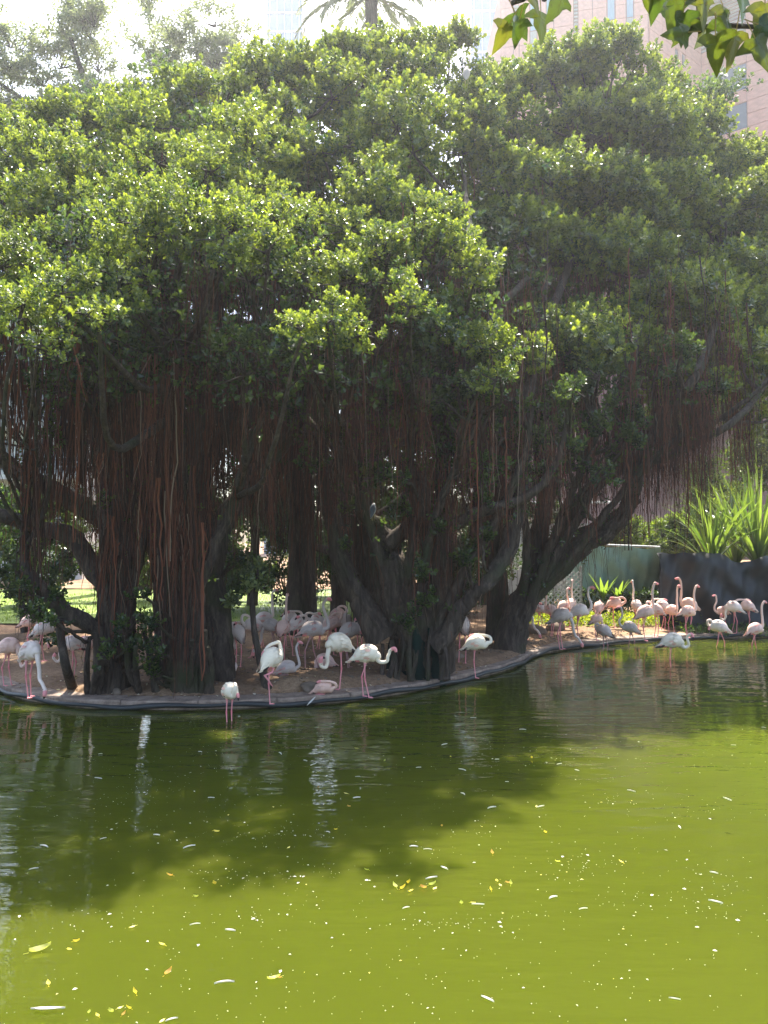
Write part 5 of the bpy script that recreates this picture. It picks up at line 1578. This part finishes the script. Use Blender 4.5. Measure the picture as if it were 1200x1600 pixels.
for u_ in (1130, 1146, 1165):
    piece('mullion', GREY, C0_, C1_, sC(u_) - .08, sC(u_) + .08, zb(122) + .1, zb(80) - .1, .12, .09)

# glass towers
for (ua, ub, Y, vt_, lab) in [(738, 803, 120, -40, 'blue glass tower seen in the gap left of the pink block'), (411, 470, 135, -40, 'blue glass tower behind the palm fronds at the top edge')]:
    xa_, xb_ = (ua - 600) / F * Y, (ub - 600) / F * Y
    T = empty('glass_tower', ((xa_ + xb_) / 2, Y + 8, 0), lab, 'building')
    zt = CAMZ + (845 - vt_) / F * Y
    mb = MB(); box(mb, ((xa_ + xb_) / 2, Y + 8, zt / 2), (xb_ - xa_ - .3, 15.7, zt)); mb.build('curtain_wall', M_bluetower, T)
    z = 60.0
    BAND = None
    while z < 100:
        mb = MB(); box(mb, ((xa_ + xb_) / 2, Y + 8, z), (xb_ - xa_, 16, .35)); mb.build('floor_band', M_band, T); z += 3.4
    for q in range(5):
        x = xa_ + (xb_ - xa_) * (q + .5) / 5
        mb = MB(); box(mb, (x, Y + .12, zt / 2), (.14, .2, zt - 1)); mb.build('mullion', M_band, T)

# pale building with louvred screens, glimpsed at the left edge
T = empty('white_building', (-24, 46, 0), 'pale building with louvred balconies glimpsed at the left edge', 'building')
mb = MB(); box(mb, (-26.5, 52, 8), (17, 12, 16)); mb.build('wall', M_white, T)
for q in range(5):
    mb = MB(); box(mb, (-26.5, 45.6, 3.2 + q * 3.0), (17.4, 1.6, .3)); mb.build('balcony_slab', M_white, T)
    for x in np.arange(-33, -18.5, 2.4):
        o = link('window', DARK, T); o.location = (x, 45.95, 4.6 + q * 3.0); o.scale = (1.7, .12, 1.9)
    for r_ in range(4):
        mb = MB(); box(mb, (-26.5, 44.86, 3.5 + q * 3.0 + r_ * .28), (17.3, .05, .09)); mb.build('louver', M_steel, T)


# ------------------------------------------------------------------ overhanging twigs close to the camera
def lobed_leaf(size, seed):
    g = np.random.default_rng(seed)
    out = [(0, 0), (.10, -.06), (.25, -.08), (.42, -.02), (.52, .10), (.36, .16), (.24, .28), (.22, .45), (.14, .68), (.0, 1.0), (-.14, .68), (-.22, .45), (-.24, .28), (-.36, .16), (-.52, .10), (-.42, -.02), (-.25, -.08), (-.10, -.06)]
    o_ = np.array(out)
    o_ = o_ + g.normal(0, .012, o_.shape)
    inner = o_ * .5 + np.array([0, .12])
    def z(p): return -.18 * p[:, 1] ** 2 - .55 * np.abs(p[:, 0]) ** 1.4 + .05 * np.sin(p[:, 0] * 9)
    V = np.concatenate([np.column_stack([o_, z(o_)]), np.column_stack([inner, z(inner) - .02]), [[0, .18, -.03]]]) * size
    n = len(o_)
    f4 = [[i_, (i_ + 1) % n, n + (i_ + 1) % n, n + i_] for i_ in range(n)]
    mb = MB()
    a_ = np.array([.040, .068, .014]); b_ = np.array([.10, .105, .018]); t_ = g.random() ** 2.2
    c = a_ * (1 - t_) + b_ * t_
    cc = np.tile(c, (len(V), 1)); cc[:n] *= g.uniform(.55, 1.1, (n, 1))
    mb.add(V, f4, cc)
    mb.add(V, [[n + i_, n + (i_ + 1) % n, 2 * n] for i_ in range(n)], cc)
    tube(mb, np.array([[0, -.5 * size, .02 * size], [0, -.2 * size, .01 * size], [0, 0, 0]]), .0022, 5, (.22, .16, .06))
    return mb.mesh('leaf', M_near)


M_near = leaf_mat('overhanging_leaf', .38, .4, (1.6, 1.6, .6))
t = M_near.node_tree
b = t.nodes['Principled BSDF']
nz_ = noise_node(t, 28, 4, .6, coords(t))
rz_ = ramp(t, nz_.outputs[0], [(.25, (.6, .45, .25)), (.48, (1, 1, 1))])
src = mixc(t, vcol(t), rz_.outputs[0], 1.0, 'MULTIPLY')
t.links.new(src, b.inputs['Base Color'])
for lk in list(t.links):
    if lk.to_node.type == 'MIX' and lk.to_socket == lk.to_node.inputs[6] and lk.from_node.type == 'VERTEX_COLOR' and lk.to_node.outputs[2].links and lk.to_node.outputs[2].links[0].to_node.type == 'BSDF_TRANSLUCENT':
        t.links.new(src, lk.to_node.inputs[6])
for label, twigs, leaves in [
    ('overhanging twig of three-lobed leaves at the upper right corner, close to the viewer', [[(1090, -60, 3.0, .012), (1092, 0, 3.0, .010), (1090, 30, 3.0, .008), (1075, 45, 3.0, .006), (1045, 55, 3.0, .004)], [(1088, 30, 3.0, .007), (1095, 50, 3.0, .006)], [(1075, 45, 3.02, .005), (1120, 40, 3.05, .004), (1180, 42, 3.1, .003)], [(1090, -40, 3.0, .009), (1040, -30, 3.0, .006), (1015, -10, 3.0, .004)], [(1090, -40, 3.0, .008), (1150, -30, 3.0, .006), (1200, -10, 3.0, .004)]],
     [(1030, -12, 42, 190), (1055, -5, 55, 200), (1040, 8, 42, 170), (1068, 20, 45, 205), (1085, 28, 45, 235), (1105, 45, 46, 215), (1118, 55, 55, 190), (1150, 50, 52, 180), (1180, 60, 50, 150), (1195, 5, 48, 185), (1130, 10, 50, 160), (1100, -5, 48, 170), (1160, -15, 55, 185), (1075, 50, 40, 260), (1185, 38, 40, 120), (1120, 28, 40, 140), (1010, -25, 40, 180), (1140, 65, 36, 235)]),
    ('overhanging twig with a few drooping lobed leaves at the top, left of the pink block', [[(880, -60, 2.8, .010), (860, -30, 2.8, .007), (830, -8, 2.8, .005), (800, 5, 2.8, .003)], [(860, -30, 2.8, .006), (850, 0, 2.8, .004)]],
     [(845, 18, 48, 180), (880, -10, 50, 205), (805, 20, 44, 150), (795, 40, 42, 205), (825, -18, 42, 160), (812, 30, 36, 215)])]:
    p0 = A(*twigs[0][0][:3])
    T = empty('leafy_twig', p0, label, 'twig')
    mb = MB()
    for px in twigs:
        P, r = limb_path(px); tube(mb, P, r, 6, lump=.08)
    mb.build('stem', M_bark, T, smooth=True)
    for k, (u_, v_, s_, rot) in enumerate(leaves):
        o = link('leaf', lobed_leaf(s_ / F * 2.9 * 1.15, 500 + k + int(p0[0] * 100)), T)
        p = A(u_, v_, 2.9 + rng.normal(0, .08))
        o.location = p
        o.rotation_euler = (R(80) + rng.normal(0, .35), R(rot) + math.pi * 0, rng.normal(0, .4))

# ------------------------------------------------------------------ the bright haze in the air
M_haze = bpy.data.materials.new('haze')
M_haze.use_nodes = True
t = M_haze.node_tree
t.nodes.remove(t.nodes['Principled BSDF'])
pv = t.nodes.new('ShaderNodeVolumePrincipled')
pv.inputs['Color'].default_value = (.93, .95, 1, 1)
pv.inputs['Density'].default_value = .0008
pv.inputs['Anisotropy'].default_value = .6
t.links.new(pv.outputs[0], t.nodes['Material Output'].inputs['Volume'])
mb = MB()
box(mb, (0, 70, 34), (240, 200, 70))
tag(mb.build('haze', M_haze), 'thin bright haze in the air', 'haze', kind='stuff')
